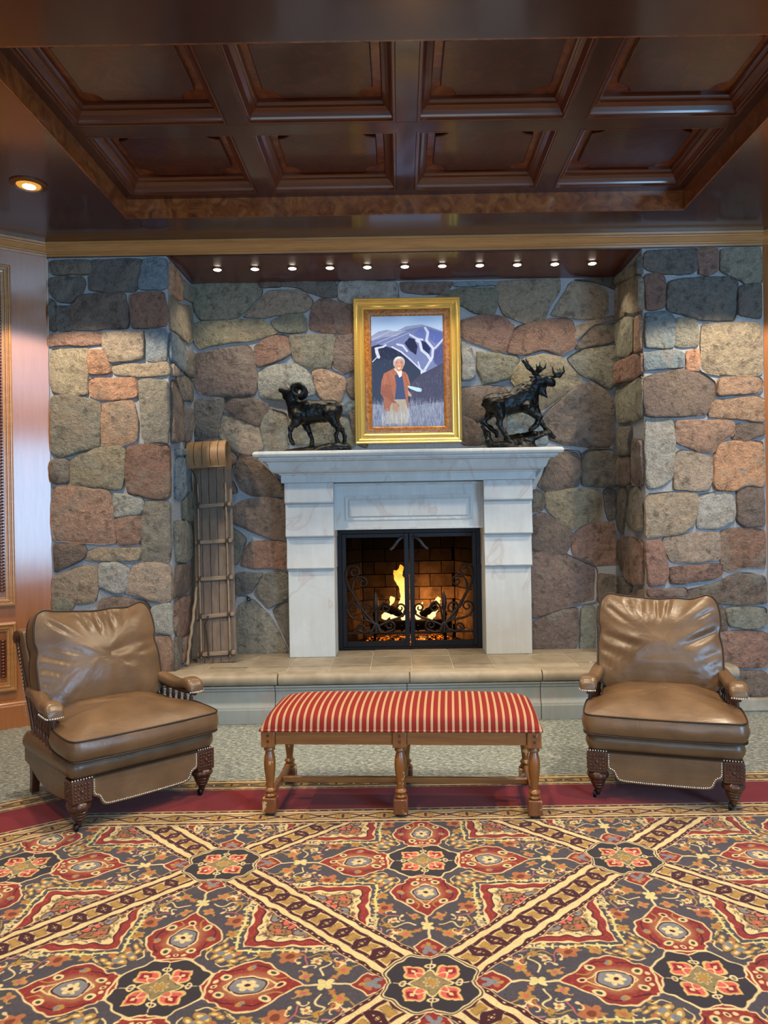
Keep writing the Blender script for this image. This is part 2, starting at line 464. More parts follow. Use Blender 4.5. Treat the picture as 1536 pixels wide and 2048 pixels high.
def M_tile():
    t = NT('hearth_stone'); v = t.coord(rnd=True); f = t.noise(v, 7, 6, .6, .6); oi = t.n('ShaderNodeObjectInfo')
    col = t.ramp(f, [(.3, '#857b69'), (.7, '#a2998a')])
    h = t.n('ShaderNodeHueSaturation'); t.l(col, h.inputs['Color']); t.l(t.math('ADD', t.math('MULTIPLY', oi.outputs['Random'], .3), .84), h.inputs['Value'])
    t.bump(t.noise(v, 60, 4), .12, .003)
    return t.set(color=h.outputs[0], rough=.5, spec=.4)
def M_brick():
    t = NT('fire_brick'); v = t.coord(rnd=True); f = t.noise(v, 9, 6, .65)
    t.bump(t.noise(v, 70, 4), .3, .004)
    oi = t.n('ShaderNodeObjectInfo')
    return t.set(color=t.mix(1.0, t.ramp(f, [(.32, '#4a382b'), (.7, '#a17c5a')]), oi.outputs['Color'], 'MULTIPLY'), rough=.9, spec=.15)
def image_mat(name, arr, rough=.8, spec=.3, bump=None, sheen=None, coat=None):
    """a flat printed or woven pattern that this script has painted itself"""
    h, w, _ = arr.shape
    im = bpy.data.images.new(name, w, h, alpha=False)
    a = np.ones((h, w, 4), np.float32); a[..., :3] = np.clip(arr, 0, 1)[::-1]
    im.pixels.foreach_set(a.ravel()); im.update(); im.pack()
    t = NT(name); x = t.n('ShaderNodeTexImage'); x.image = im; x.interpolation = 'Cubic'
    t.l(t.n('ShaderNodeTexCoord').outputs['UV'], x.inputs[0])
    if bump: t.bump(t.noise(t.coord(), bump, 3, .7), .35, .004)
    return t.set(color=x.outputs[0], rough=rough, spec=spec, sheen=sheen, coat=coat)

MAT['stone'] = M_stone(); MAT['mortar'] = M_mortar(); MAT['lime'] = M_limestone(); MAT['lime_shaded'] = M_limestone('shaded_limestone', '#7f8b91', '#98a2a6'); MAT['leather'] = M_leather()  # second limestone is a darker copy, painting bench shade onto the hearth face
MAT['floor'] = M_floor(); MAT['stripe'] = M_stripe(); MAT['burl'] = M_burl(); MAT['burl_dark'] = M_burl('dark_burl', '#2f1209', '#481d0e', '#5a2a14'); MAT['bronze'] = M_bronze(); MAT['tile'] = M_tile(); MAT['brick'] = M_brick()
MAT['ceil'] = wood('mahogany_ceiling', '#33130a', '#471c0f', 'x', rough=.26, coat=.6, coat_r=.1, grain=1.5)
MAT['ceil_y'] = wood('mahogany_beam', '#33130a', '#471c0f', 'y', rough=.26, coat=.6, coat_r=.1, grain=1.5)
MAT['mould'] = wood('mahogany_moulding', '#4a1d0c', '#693217', 'x', rough=.3, coat=.5, grain=1.3)
MAT['crown'] = wood('oak_crown', '#99683a', '#b98650', 'x', rough=.3, coat=.4)
MAT['panel'] = wood('wall_panel_wood', '#8d5227', '#a56835', 'z', rough=.4, coat=1.0, grain=1.2, coat_r=.13)
MAT['oak'] = wood('bench_oak', '#70441d', '#966230', 'x', rough=.36, coat=.4)
MAT['oak_leg'] = wood('bench_leg_oak', '#693a16', '#8f5a28', 'z', rough=.36, coat=.4, wear=('#c79f62', 26, .63))
MAT['oak_worn'] = wood('bench_foot_oak', '#5f2f12', '#7e4820', 'z', rough=.45, coat=.2, wear=('#c2a072', 13, .56))
MAT['walnut'] = wood('carved_walnut', '#331a0e', '#522c18', 'z', rough=.4, coat=.3)
MAT['sled'] = wood('weathered_slats', '#4d4239', '#7d6c5e', 'z', rough=.6, coat=0, grain=1.2)
MAT['sled_new'] = wood('pale_curled_slats', '#74563a', '#9a7850', 'z', rough=.5, coat=.1)
MAT['sled_bar'] = wood('weathered_bars', '#6a5a4c', '#93806c', 'x', rough=.6, coat=0)
MAT['iron'] = simple('black_iron', '#17161a', .42, .6, .5, .2, 40, .15)
MAT['iron_grey'] = simple('grey_iron', '#3b3b41', .4, .5, .5, .2, 40, .15)
MAT['iron_brown'] = simple('wrought_iron', '#2a211f', .5, .5, .5, .2, 40, .2)
MAT['gold'] = NT('gilt').set(color='#e6c068', rough=.27, metal=.6)
MAT['nail'] = NT('nickel_nail').set(color='#e4ddd0', rough=.25, metal=.8)
MAT['welt'] = simple('dark_welt', '#2a1b14', .5)
MAT['steel'] = NT('caster_steel').set(color='#55524e', rough=.3, metal=.9)
MAT['soot_shade'] = simple('sooty_lining', '#1d1713', .9, 0, .2, .3, 20)
MAT['bark'] = simple('charred_log', '#2b2019', .9, 0, .2, .5, 30, .6)
MAT['stick'] = wood('bare_stick', '#7d6a55', '#a39077', 'z', rough=.7, coat=0)
MAT['brass_trim'] = NT('bronze_ring').set(color='#6b4a34', rough=.35, metal=.6)
MAT['lens'] = emit('lamp_lens', '#fff3da', 14.0)
MAT['cone'] = emit('glowing_gold_reflector', '#d99a3c', 1.0)  # the bulb's light on the reflector is painted as its own glow
MAT['rope'] = simple('dark_cord', '#33291f', .8)
# outlines of the stones in millimetres on each wall face; the first letter is the colour family
STONES = {
 'LF': 'd-2590,3361 -2537,3370 -2308,3366 -2311,3280 -2357,3267 -2568,3265 -2591,3299|d-2298,3371 -1935,3367 -1926,3336 -1972,3141 -2111,3138 -2302,3156 -2305,3275|u-1916,3364 -1754,3366 -1755,3156 -1939,3159 -1952,3193|d-2602,3242 -2367,3246 -2349,3199 -2369,3142 -2456,3063 -2542,3078 -2598,3146|d-2611,3084 -2564,3050 -2562,2868 -2608,2869|d-2552,3031 -2457,3029 -2450,2972 -2460,2867 -2555,2873|b-2369,3119 -2188,3125 -2064,3123 -2051,3042 -2034,2869 -2431,2866 -2445,2905 -2442,3039|r-2006,3113 -1767,3128 -1757,2884 -1996,2869 -2008,2984|r-2603,2836 -2231,2839 -2222,2758 -2376,2741 -2500,2748 -2605,2745|t-2212,2834 -1934,2839 -1926,2791 -1928,2638 -2158,2628 -2214,2710|u-1901,2848 -1757,2850 -1761,2635 -1904,2638|y-2601,2716 -2338,2717 -2329,2664 -2343,2397 -2439,2384 -2582,2415 -2604,2496|o-2319,2702 -2223,2700 -2191,2652 -2173,2556 -2197,2542 -2312,2544 -2325,2607|t-2149,2604 -1833,2608 -1766,2616 -1753,2521 -1969,2510 -2121,2536 -2149,2565|o-2317,2501 -2007,2501 -1989,2439 -1990,2362 -2239,2347 -2315,2377|g-2602,2372 -2458,2379 -2249,2323 -2268,2042 -2254,2003 -2388,1977 -2551,1932 -2608,1990|p-2239,2318 -2010,2334 -1979,2180 -1986,2047 -2130,2011 -2239,2017|g-1964,2476 -1754,2478 -1757,2024 -1928,2041 -1946,2132|b-2614,1905 -2487,1908 -2486,1750 -2612,1747|y-2475,1907 -2283,1985 -2111,2006 -2078,1972 -2075,1867 -2106,1686 -2288,1704 -2478,1731|r-2053,2001 -1757,2020 -1754,1623 -1888,1625 -2049,1666 -2066,1838|p-2598,1704 -2479,1716 -2202,1678 -2175,1592 -2151,1295 -2332,1303 -2600,1322 -2606,1513|w-2159,1658 -1964,1627 -1951,1550 -1975,1512 -2148,1486 -2161,1534|r-2148,1467 -1966,1493 -1963,1378 -1984,1292 -2123,1285 -2145,1362|g-1936,1588 -1750,1590 -1757,1155 -1962,1158 -1966,1235 -1952,1454|b-2600,1293 -2400,1285 -2381,1242 -2392,1194 -2507,1129 -2599,1092|t-2372,1241 -2257,1263 -2046,1260 -1980,1254 -1991,1168 -2144,1166 -2335,1174 -2373,1194|t-2609,1054 -2402,1132 -2307,1116 -2279,1087 -2311,877 -2464,861 -2616,920|w-2268,1144 -2144,1156 -2059,1102 -2090,950 -2166,937 -2271,982|t-2010,1140 -1762,1136 -1757,878 -1890,870 -2080,940 -2060,1045|g-2616,892 -2530,890 -2464,846 -2533,757 -2619,749|b-2272,886 -2148,898 -1957,871 -1915,823 -1931,709 -2056,691 -2266,714|w-1891,813 -1757,849 -1756,634 -1904,646 -1912,737|r-1914,594 -1761,601 -1760,352 -1899,354|b-2614,729 -2457,727 -2305,676 -2317,524 -2613,519|t-2286,667 -1932,670 -1930,517 -2288,514|g-2613,490 -2250,484 -2253,312 -2616,318|b-2222,484 -1916,479 -1919,307 -2225,312',
 'LS': 'o5480,3369 5754,3342 5710,3157 5626,3142 5469,3163|g5787,3333 6059,3356 6072,3242 5780,3198|t5466,3114 5608,3118 5690,3111 6050,3204 6073,2943 5920,2875 5484,2869 5457,2948|u5452,2846 5810,2808 5765,2626 5696,2612 5441,2642|d5862,2800 6046,2809 6035,2615 5782,2619|t5470,2605 5612,2585 5561,2546 5450,2524|d5593,2532 5833,2598 6033,2583 6023,2423 5717,2385 5621,2448|b5463,2479 5558,2487 5733,2357 5684,2079 5439,2029|d5766,2331 6020,2358 6050,2235 5949,2107 5751,2066|u5547,1987 5800,2016 5833,1973 5561,1945|u5592,1928 5796,1939 5896,1812 5890,1718 5675,1620 5512,1625 5524,1859|g5673,1590 5907,1688 5930,1459 5700,1460|g5682,1440 5947,1438 5950,1176 5681,1130 5518,1159 5471,1451|b5516,1120 5837,1110 5845,935 5635,895 5425,888|r5470,854 5877,869 5860,562 5520,596 5443,646|d5456,587 5600,563 5540,378 5428,362|r5633,558 5840,544 5778,392 5589,378',
 'BK': 'g-1730,3411 -1231,3403 -1189,3348 -1190,3295 -1386,3110 -1676,3099 -1713,3164 -1733,3250|b-1199,3405 -1027,3402 -1027,3362 -1167,3361|d-1011,3404 -571,3397 -573,3274 -675,3270 -845,3343 -909,3360 -1011,3367|t-1125,3331 -867,3332 -772,3255 -767,3218 -827,3154 -1063,3131 -1128,3111 -1321,3120 -1256,3178|w-538,3396 -72,3389 -58,3233 -418,3215 -536,3246|y-1725,3056 -1676,3088 -1193,3096 -1076,3003 -1077,2981 -1282,2920 -1583,2893 -1680,2862 -1722,2917|g-1097,3078 -988,3130 -849,3133 -817,3090 -824,2999 -905,2984 -1023,2986 -1076,3035|r-757,3191 -697,3249 -632,3253 -461,3197 -333,3152 -336,2980 -508,2972 -658,2985 -786,3019|r-1234,2877 -1120,2950 -1013,2964 -960,2926 -951,2818 -1005,2776 -1210,2704 -1236,2780|g-954,2963 -583,2957 -591,2834 -630,2700 -770,2681 -909,2753 -929,2818|b-567,2941 -412,2954 -317,2851 -416,2670 -513,2650 -604,2694 -597,2759|b-1729,2820 -1293,2883 -1252,2780 -1233,2619 -1246,2479 -1396,2471 -1557,2479 -1697,2498 -1738,2606|w-1200,2672 -1070,2724 -898,2726 -824,2666 -762,2536 -758,2471 -892,2441 -1075,2434 -1193,2457 -1207,2543|p-771,2654 -685,2674 -514,2607 -516,2500 -549,2414 -625,2383 -720,2449 -751,2536|b-482,2596 -320,2647 -323,2464 -441,2445 -483,2499|d-1740,2445 -1504,2452 -1516,2366 -1552,2141 -1724,2138 -1744,2230|b-1493,2457 -1289,2459 -1140,2392 -1186,2242 -1250,2222 -1506,2366|t-1517,2344 -1229,2211 -1189,2049 -1286,1986 -1404,2010 -1547,2130|g-1141,2349 -991,2314 -985,2035 -1167,2038 -1208,2210|g-970,2303 -648,2309 -606,2211 -598,2061 -974,2067|u-604,2372 -431,2423 -324,2411 -421,2359 -487,2306 -583,2307|g-594,2286 -498,2290 -426,2079 -459,2037 -577,2039|b-476,2327 -324,2378 -330,2035 -415,2069|b-1746,2112 -1563,2109 -1415,1999 -1427,1903 -1749,1908|b-22,3385 209,3381 397,3381 326,3286 154,3281 -7,3307|u413,3375 746,3375 745,3346 434,3340|g272,3260 434,3321 745,3327 748,3177 720,3113 559,3121 464,3192 292,3184|t762,3380 1272,3388 1265,3286 1171,3137 1138,3063 998,3033 817,3100 781,3198 761,3284|t1368,3360 1551,3346 1657,3280 1660,3119 1589,3066 1417,3064 1203,3094 1324,3275|d1401,3378 1734,3391 1711,3300 1668,3323 1562,3362|r467,3063 634,3103 806,3090 890,3003 812,2805 737,2812 598,2868 465,2924|r912,3002 1256,3066 1363,3043 1388,2930 1376,2823 1262,2766 1123,2811 994,2770 844,2799 855,2853|b1414,2844 1534,2981 1728,3026 1720,2871 1628,2845 1413,2817|t1416,2994 1492,3036 1729,3080 1728,3048 1545,3002 1409,2887|w464,2886 543,2815 572,2621 540,2584 459,2575|g586,2804 908,2766 928,2723 840,2574 775,2559 635,2534 594,2653|g1326,2738 1488,2821 1709,2844 1723,2710 1687,2479 1633,2496 1548,2562 1452,2596|y972,2733 1144,2768 1283,2728 1441,2553 1375,2479 1158,2343 1115,2301 1051,2345 872,2563 895,2637|b458,2510 667,2518 796,2499 838,2445 793,2317 566,2235 454,2280|b1136,2268 1266,2384 1408,2511 1516,2531 1633,2464 1696,2377 1696,2066 1668,1991 1304,2029 1175,2074 1155,2161|u830,2306 1104,2312 1134,2161 1153,2032 820,2037|b454,2269 555,2224 617,2041 450,2044|d566,2224 803,2306 810,2038 627,2041|b-1380,1983 -1325,2000 -1235,1944 -1109,1814 -1019,1740 -1021,1658 -1276,1653 -1367,1700 -1419,1838|b-1387,1591 -1240,1630 -1012,1630 -1008,1301 -1118,1285 -1281,1361 -1499,1456|r-1310,1261 -1210,1277 -1000,1256 -994,1046 -1232,1050 -1377,1079|d-1424,1007 -1205,1013 -1299,859 -1427,843|d-1187,1003 -1004,1018 -995,808 -1164,729 -1271,849|g-1427,816 -1327,814 -1174,684 -1059,463 -1015,362 -1261,347 -1435,350|d-1128,701 -990,772 -991,370 -1031,480|b-1745,2007 -1435,2002 -1456,1820 -1404,1673 -1751,1660|g-1752,1615 -1460,1564 -1536,1420 -1445,1382 -1337,1307 -1413,1089 -1761,1058|b-1762,1013 -1460,1008 -1466,688 -1767,675|t-1768,630 -1466,652 -1471,351 -1773,347|b1167,1935 1234,1974 1414,1965 1419,1851 1403,1692 1229,1655 1136,1656 1070,1697 1125,1790|d1440,1944 1527,1989 1647,1981 1713,1926 1715,1673 1562,1683 1429,1692|b1029,1658 1096,1644 1128,1590 1107,1497 1020,1485|y1135,1630 1269,1668 1562,1649 1587,1569 1571,1410 1451,1385 1344,1333 1238,1402 1133,1510|d1615,1635 1708,1647 1704,1421 1644,1408 1613,1529|b1019,1445 1119,1470 1330,1307 1328,1227 1287,1135 1014,1153|r1356,1293 1477,1371 1690,1381 1700,1128 1712,1048 1552,1037 1353,1120|b1007,1126 1181,1150 1313,1108 1538,1011 1533,731 1280,696 999,594|d1557,951 1710,941 1713,728 1553,731|b998,567 1226,656 1373,681 1376,468 1340,335 994,341|g1406,680 1519,685 1514,346 1433,327 1394,361|b1546,691 1706,688 1700,329 1540,332',
 'RS': 'g6026,3372 5784,3351 5756,3285 5850,3286 6046,3324|g5723,3340 5547,3309 5551,3237 5727,3266|d5519,3308 5385,3325 5391,3220 5467,3232|t6047,3299 5758,3257 5523,3228 5401,3179 5404,2948 5566,2952 5786,3027 5834,3011 6062,3034|g6063,3014 5866,3001 5596,2928 5623,2694 5758,2677 6012,2723|p5568,2911 5406,2904 5418,2666 5595,2669|r6065,2684 5581,2648 5421,2622 5427,2489 5591,2465 5893,2503 6075,2496|g6060,2463 5620,2452 5429,2453 5443,2168 5607,2154 6041,2191 6132,2405|d6044,2151 5697,2119 5738,1906 6056,1923|b6064,1897 5747,1897 5738,1683 6076,1685|b5681,2015 5446,1991 5462,1659 5718,1695|d6078,1646 5883,1651 5869,1523 5988,1290 6109,1340|d5801,1648 5566,1651 5479,1540 5490,1324 5601,1322 5877,1369 5840,1522|b6079,1234 5821,1268 5792,1041 6004,988 6089,1048|r5760,1269 5484,1229 5499,916 5738,919 5899,970|d6050,945 5759,905 5804,812 6059,785|b6061,759 5501,892 5515,614 6073,532|d6075,499 5516,584 5525,395 6084,331',
 'RF': 'd1761,3371 2129,3383 2131,3235 2090,3200 1893,3203 1786,3232 1759,3259|r2142,3374 2263,3381 2290,3349 2286,3224 2215,3198 2148,3208|g2312,3367 2599,3380 2600,3125 2492,3122 2430,3159 2310,3215|r1756,3188 1875,3199 1901,3150 1893,2962 1759,2941|d1928,3140 2053,3161 2367,3169 2420,3132 2412,2908 2389,2859 2156,2863 2031,2905 1920,2934|d2438,3096 2598,3116 2595,2869 2497,2884 2430,2908|u1752,2915 1924,2925 1957,2871 1951,2660 1748,2664|g1975,2871 2120,2864 2136,2751 2126,2666 1967,2674|y2165,2832 2593,2833 2593,2466 2490,2450 2293,2462 2154,2487|u1747,2623 1955,2633 2018,2619 2016,2516 1863,2505 1745,2502|o2049,2618 2134,2635 2137,2492 2043,2502|b1746,2444 1917,2482 2007,2498 2132,2474 2247,2400 2241,2275 2172,2168 2037,2162 1739,2162|p2283,2435 2570,2431 2587,2385 2559,2319 2272,2297|p2236,2266 2532,2288 2593,2269 2594,2108 2484,2118 2207,2150|w1741,2131 1938,2132 1956,2020 1940,1814 1931,1715 1831,1645 1737,1638|p1972,2122 2341,2121 2372,2093 2366,2013 2276,1969 2230,1899 2122,1909 1973,1965|b2383,2075 2439,2092 2596,2085 2595,2009 2482,1979 2382,1986|t1967,1879 2003,1908 2216,1851 2213,1673 2176,1614 1999,1617 1940,1630|o2239,1850 2300,1956 2597,1963 2591,1631 2473,1651 2378,1611 2236,1625|b2407,1617 2473,1633 2591,1605 2593,1353 2468,1349 2398,1386|t1738,1598 2093,1592 2110,1533 2077,1367 1993,1303 1732,1272|w2116,1574 2330,1600 2377,1540 2374,1386 2231,1335 2107,1343|r2284,1316 2468,1328 2596,1309 2591,1039 2463,1053 2321,1019 2283,1056|t1862,1264 2064,1296 2260,1299 2263,1103 2085,1089 1919,1097 1873,1181|r1729,1231 1827,1253 1850,1205 1888,1003 1857,944 1738,928|r1912,1050 2084,1065 2262,1068 2267,997 2213,962 1987,930 1910,937|b2022,882 2224,926 2403,1012 2590,979 2595,778 2340,770 2163,797 2033,835|r1738,899 1999,900 2004,841 1749,839|b2209,749 2281,748 2308,593 2219,595|g2298,741 2458,756 2591,742 2589,624 2515,596 2338,616|r2236,571 2455,576 2595,565 2596,310 2333,320 2251,381|b2320,285 2593,280 2592,100 2448,117 2366,201|t1748,816 1985,812 1982,634 1745,638|b2009,799 2150,762 2172,607 2006,610|b1745,591 2195,583 2203,370 1741,377|g1717,354 2285,297 2294,119 1725,129',
}
# ------------------------------------------------------------------ the setting: floor, ceiling, walls
floor = box('floor', (-7, 7, -6.2, 6.9, -.12, 0), MAT['floor'], bevel=0, kind='structure')

ZC, ZB = 3.49, 3.62                    # lower ceiling plane, underside of the coffer beams
TX0, TX1, TY0, TY1 = -1.88, 1.88, 3.16, 4.99
ceiling = MB()
for a in ((-7, 7, -6.2, TY0), (-7, 7, TY1, 5.44), (-7, TX0, TY0, TY1), (TX1, 7, TY0, TY1)):
    ceiling.box(a[0], a[1], a[2], a[3], ZC, ZC + .08)
ceiling = ceiling.build('ceiling', MAT['ceil'], kind='structure')
box('tray_top', (TX0 - .1, TX1 + .1, TY0 - .1, TY1 + .1, 3.80, 3.84), MAT['ceil'], ceiling)
box('soffit', (-1.85, 1.85, 5.44, 6.25, 3.40, 3.46), MAT['mould'], ceiling, bevel=0)
box('soffit_fascia', (-2.64, 2.62, 5.435, 5.47, 3.395, 3.50), MAT['ceil'], ceiling, bevel=0)
for d in ((TX0, TX0 + .012, TY0, TY1), (TX1 - .012, TX1, TY0, TY1), (TX0 + .012, TX1 - .012, TY1 - .012, TY1), (TX0 + .012, TX1 - .012, TY0, TY0 + .012)):
    box('riser_board', (*d, ZC + .001, 3.80), MAT['burl'], ceiling, bevel=0)
CX = [(-1.81, -.985), (-.87, -.06), (.06, .87), (.985, 1.81)]
CY = [(3.29, 4.06), (4.17, 4.915)]
for x0, x1 in ((TX0, -1.81), (-.985, -.87), (-.06, .06), (.87, .985), (1.81, TX1)):
    box('beam', (x0, x1, TY0, TY1, ZB, 3.80), MAT['ceil_y'], ceiling, bevel=.004)
for y0, y1 in ((TY0, 3.29), (4.06, 4.17), (4.915, TY1)):
    box('cross_beam', (TX0, TX1, y0, y1, ZB - .001, 3.80), MAT['ceil'], ceiling, bevel=.004)
PROF = [(0, .0), (.012, .0), (.012, .012), (.018, .016), (.022, .026), (.034, .045), (.05, .056), (.055, .058), (.055, .068), (.066, .072), (.072, .08), (.072, .1)]
def notched(x0, x1, y0, y1, r, n=6):
    pts = []
    for cx, cy, a0 in ((x0, y0, 0), (x1, y0, 90), (x1, y1, 180), (x0, y1, 270)):
        arc = [(cx + r*math.cos(math.radians(a0 + 90 - 90*k/n)), cy + r*math.sin(math.radians(a0 + 90 - 90*k/n))) for k in range(n + 1)]
        pts += arc
    return pts
for y0, y1 in CY:
    for x0, x1 in CX:
        m = MB(); m.sweep(PROF, [((x0, y0, ZB), (1,1,0), (0,0,1)), ((x1, y0, ZB), (-1,1,0), (0,0,1)), ((x1, y1, ZB), (-1,-1,0), (0,0,1)), ((x0, y1, ZB), (1,-1,0), (0,0,1))], closed=True)
        m.build('coffer_moulding', MAT['mould'], ceiling)
        p = MB().box(x0 + .06, x1 - .06, y0 + .06, y1 - .06, 3.72, 3.74)
        panel = p.build('coffer_panel', MAT['burl'], ceiling)
        f = notched(x0 + .115, x1 - .115, y0 + .115, y1 - .115, .085)
        MB().prism(f, lambda a, b: V(a, b, 3.694), lambda a, b: V(a, b, 3.722)).build('raised_field', MAT['burl_dark'], panel, bevel=.006)

# crown mouldings over the stone front and along the angled timber walls
P0L, P0R = V(-2.63, 5.43, 0), V(2.62, 5.43, 0)
DL, DR = V(-.82, -.572, 0), V(.82, -.572, 0); NL, NR = V(.572, -.82, 0), V(-.572, -.82, 0)
CROWN = [(0, 3.40), (.012, 3.40), (.012, 3.415), (.022, 3.418), (.022, 3.426), (.03, 3.43), (.05, 3.458), (.056, 3.46), (.056, 3.469), (.07, 3.473), (.07, 3.489), (0, 3.489)]
def mitre(n1, n2): return (n1 + n2) / (1 + n1.dot(n2))
N0 = V(0, -1, 0); UP = (0, 0, 1)
MB().sweep(CROWN, [(P0L, mitre(N0, NL), UP), (P0R, mitre(N0, NR), UP)]).build('trim_1', MAT['crown'], kind='structure')
for nm, P, D, N in (('trim_2', P0L, DL, NL), ('trim_3', P0R, DR, NR)):
    MB().sweep(CROWN, [(P, mitre(N0, N), UP), (P + D*3.0, N, UP)]).build(nm, MAT['crown'], kind='structure')

# stone piers and back wall -------------------------------------------------
wall_back = MB()
for a in ((-1.8, -.6, 0, 3.42), (.6, 1.8, 0, 3.42), (-.6, .6, 1.40, 3.42), (-.6, .6, 0, .33)):
    wall_back.box(a[0], a[1], 6.1, 6.3, a[2], a[3])
wall_back = wall_back.build('wall_back', MAT['mortar'], kind='structure')
pier_l = box('wall_left_pier', (-2.63, -1.75, 5.43, 6.3, 0, 3.40), MAT['mortar'], bevel=.01, kind='structure')
pier_r = box('wall_right_pier', (1.735, 2.62, 5.43, 6.3, 0, 3.40), MAT['mortar'], bevel=.01, kind='structure')
PAL = dict(g='#827f70', t='#998873', b='#74645a', o='#b0805c', r='#8a6857', d='#6f6a63', u='#73828a', y='#998c70', p='#a68268', w='#9b9b92')
rs = random.Random(7)
def stone_mesh(pts, to3d, h):
    P = np.array(pts, float) / 1000
    per = np.linalg.norm(P - np.roll(P, 1, 0), axis=1).sum()
    n = int(np.clip(per / .022, 22, 84))
    Q = np.array(resample(chaikin(chaikin([tuple(p) for p in P], 1, .09), 1, .25), n))
    sd = rs.randrange(10**6)
    j = vnoise(np.c_[Q * 11, np.full(n, sd % 97)], sd) * .006 + vnoise(np.c_[Q * 34, np.full(n, 3.3)], sd) * .004
    c = Q.mean(0); ext = np.linalg.norm(Q - c, axis=1).mean(); Q = c + (Q - c) * (1 + .013/ext) * (1 + (j / np.maximum(np.linalg.norm(Q - c, axis=1), .03))[:, None])
    tx, tz = rs.uniform(-.05, .05), rs.uniform(-.05, .05)
    rings = [(1.005, -.01), (1.0, h*.62), (.975, h*.9), (.93, h), (.84, h*1.05), (.72, h*1.08), (.58, h*1.1), (.43, h*1.1), (.28, h*1.1), (.14, h*1.1)]
    planes = [(rs.uniform(0, 2*PI), rs.uniform(.05, .22), rs.uniform(.1, .7)) for _ in range(4)]
    vs, fs = [], []
    for i, (s, d) in enumerate(rings):
        R = c + (Q - c) * s
        dd = np.full(n, d)
        if i >= 2:
            nn = vnoise(np.c_[R * 13, np.full(n, 1.7)], sd) * .009 + vnoise(np.c_[R * 36, np.full(n, 5.1)], sd) * .005
            for an, sl, of in planes:      # cleft facets
                nn = np.minimum(nn, -((R[:, 0] - c[0]) * math.cos(an) + (R[:, 1] - c[1]) * math.sin(an) - of*ext) * sl + .004)
            nn = np.maximum(nn, -h*.62)
            dd = dd + nn + np.clip((R[:, 0] - c[0]) * tx + (R[:, 1] - c[1]) * tz, -.012, .012)
        vs += [to3d(a, b, d_) for (a, b), d_ in zip(R, dd)]
    k = len(rings)
    for i in range(k - 1):
        for q in range(n): fs.append((i*n + q, i*n + (q+1) % n, (i+1)*n + (q+1) % n, (i+1)*n + q))
    vs.append(to3d(c[0], c[1], h * 1.1)); top = len(vs) - 1
    for q in range(n): fs.append(((k-1)*n + q, (k-1)*n + (q+1) % n, top))
    return vs, fs
def lay(key, wall, to3d, h0):
    for s in STONES[key].split('|'):
        pts = [tuple(map(int, p.split(','))) for p in s[1:].split()]
        if key in ('LS', 'RS'): pts = [(max(5436, min(6085, a)), b) for a, b in pts]
        m = MB(); v, f = stone_mesh(pts, to3d, h0 * rs.uniform(.75, 1.25)); m.add(v, f)
        o = m.build('stone', MAT['stone'], wall, smooth=48)
        c = srgb(PAL[s[0]]); k = rs.uniform(.86, 1.14)
        o.color = (c[0]*k*rs.uniform(.95, 1.05), c[1]*k, c[2]*k*rs.uniform(.93, 1.07), 1)
lay('BK', wall_back, lambda a, b, d: (a, 6.1 - d, b), .028)
lay('LF', pier_l, lambda a, b, d: (a, 5.43 - d, b), .031)
lay('RF', pier_r, lambda a, b, d: (a, 5.43 - d, b), .031)
lay('LS', pier_l, lambda a, b, d: (-1.75 + d, a, b), .03)
lay('RS', pier_r, lambda a, b, d: (1.735 - d, a, b), .03)
box('baseboard_right', (1.72, 2.62, 5.36, 5.43, 0, .095), MAT['tile'], bevel=.012, kind='structure')

# angled timber walls -------------------------------------------------------
def timber_wall(side, P, D, N, flip):
    to = lambda s, z, n: P + D*s + N*n + V(0, 0, z)
    m = MB(); L = 3.0
    pts = [(0, 0), (L, 0), (L, 3.40), (0, 3.40)]
    m.prism(pts, lambda a, b: to(a, b, -.15), lambda a, b: to(a, b, 0))
    w = m.build('wall_' + side, MAT['panel'], kind='structure')
    prof = [(0, 0), (0, .03), (.012, .036), (.02, .036), (.026, .024), (.034, .022), (.042, .030), (.05, .030), (.056, .016), (.066, .014), (.07, .018), (.078, .018), (.082, -.012), (.085, -.02)]
    prof = [(a*.76, b) for a, b in prof]
    z_of = ((.87, 3.29), (.265, .75))
    for s0 in (.245, 1.35):
        for z0, z1 in z_of:
            s1 = s0 + .95
            m = MB()
            m.sweep(prof, [(to(s0, z0, 0), D + V(0,0,1), N), (to(s1, z0, 0), -D + V(0,0,1), N), (to(s1, z1, 0), -D - V(0,0,1), N), (to(s0, z1, 0), D - V(0,0,1), N)], closed=True)
            fr = m.build('panel_moulding', MAT['crown'], w)
            # carved ribbed border inside the moulding
            m = MB(); k = 0; z = z0 + .11
            while z < z1 - .11:
                c = to(s0 + .083, z, .004)
                M = Matrix((( D.x, N.x, 0, c.x), (D.y, N.y, 0, c.y), (0, 0, 1, c.z), (0, 0, 0, 1)))
                m.lathe([(.001, -.0105), (.017, -.008), (.021, 0), (.017, .008), (.001, .0105)], 8, M=M)
                z += .0225
            m.build('carved_beading', MAT['mould'], fr, smooth=60, kind='stuff')
            m = MB(); m.prism([(s0 + .112, z0 + .09), (s1 - .09, z0 + .09), (s1 - .09, z1 - .09), (s0 + .112, z1 - .09)], lambda a, b: to(a, b, -.01), lambda a, b: to(a, b, .008))
            m.build('raised_panel', MAT['panel'], fr, bevel=.006)
    bb = [(0, 0), (.03, 0), (.03, .155), (.024, .165), (.024, .172), (.015, .182), (.012, .2), (0, .2)]
    MB().sweep(bb, [(P, N, UP), (P + D*L, N, UP)]).build('baseboard_' + side if side == 'left' else 'trim_4', MAT['panel'], kind='structure')
    return w
timber_wall('left', P0L, DL, NL, 1)
timber_wall('right', P0R, DR, NR, -1)

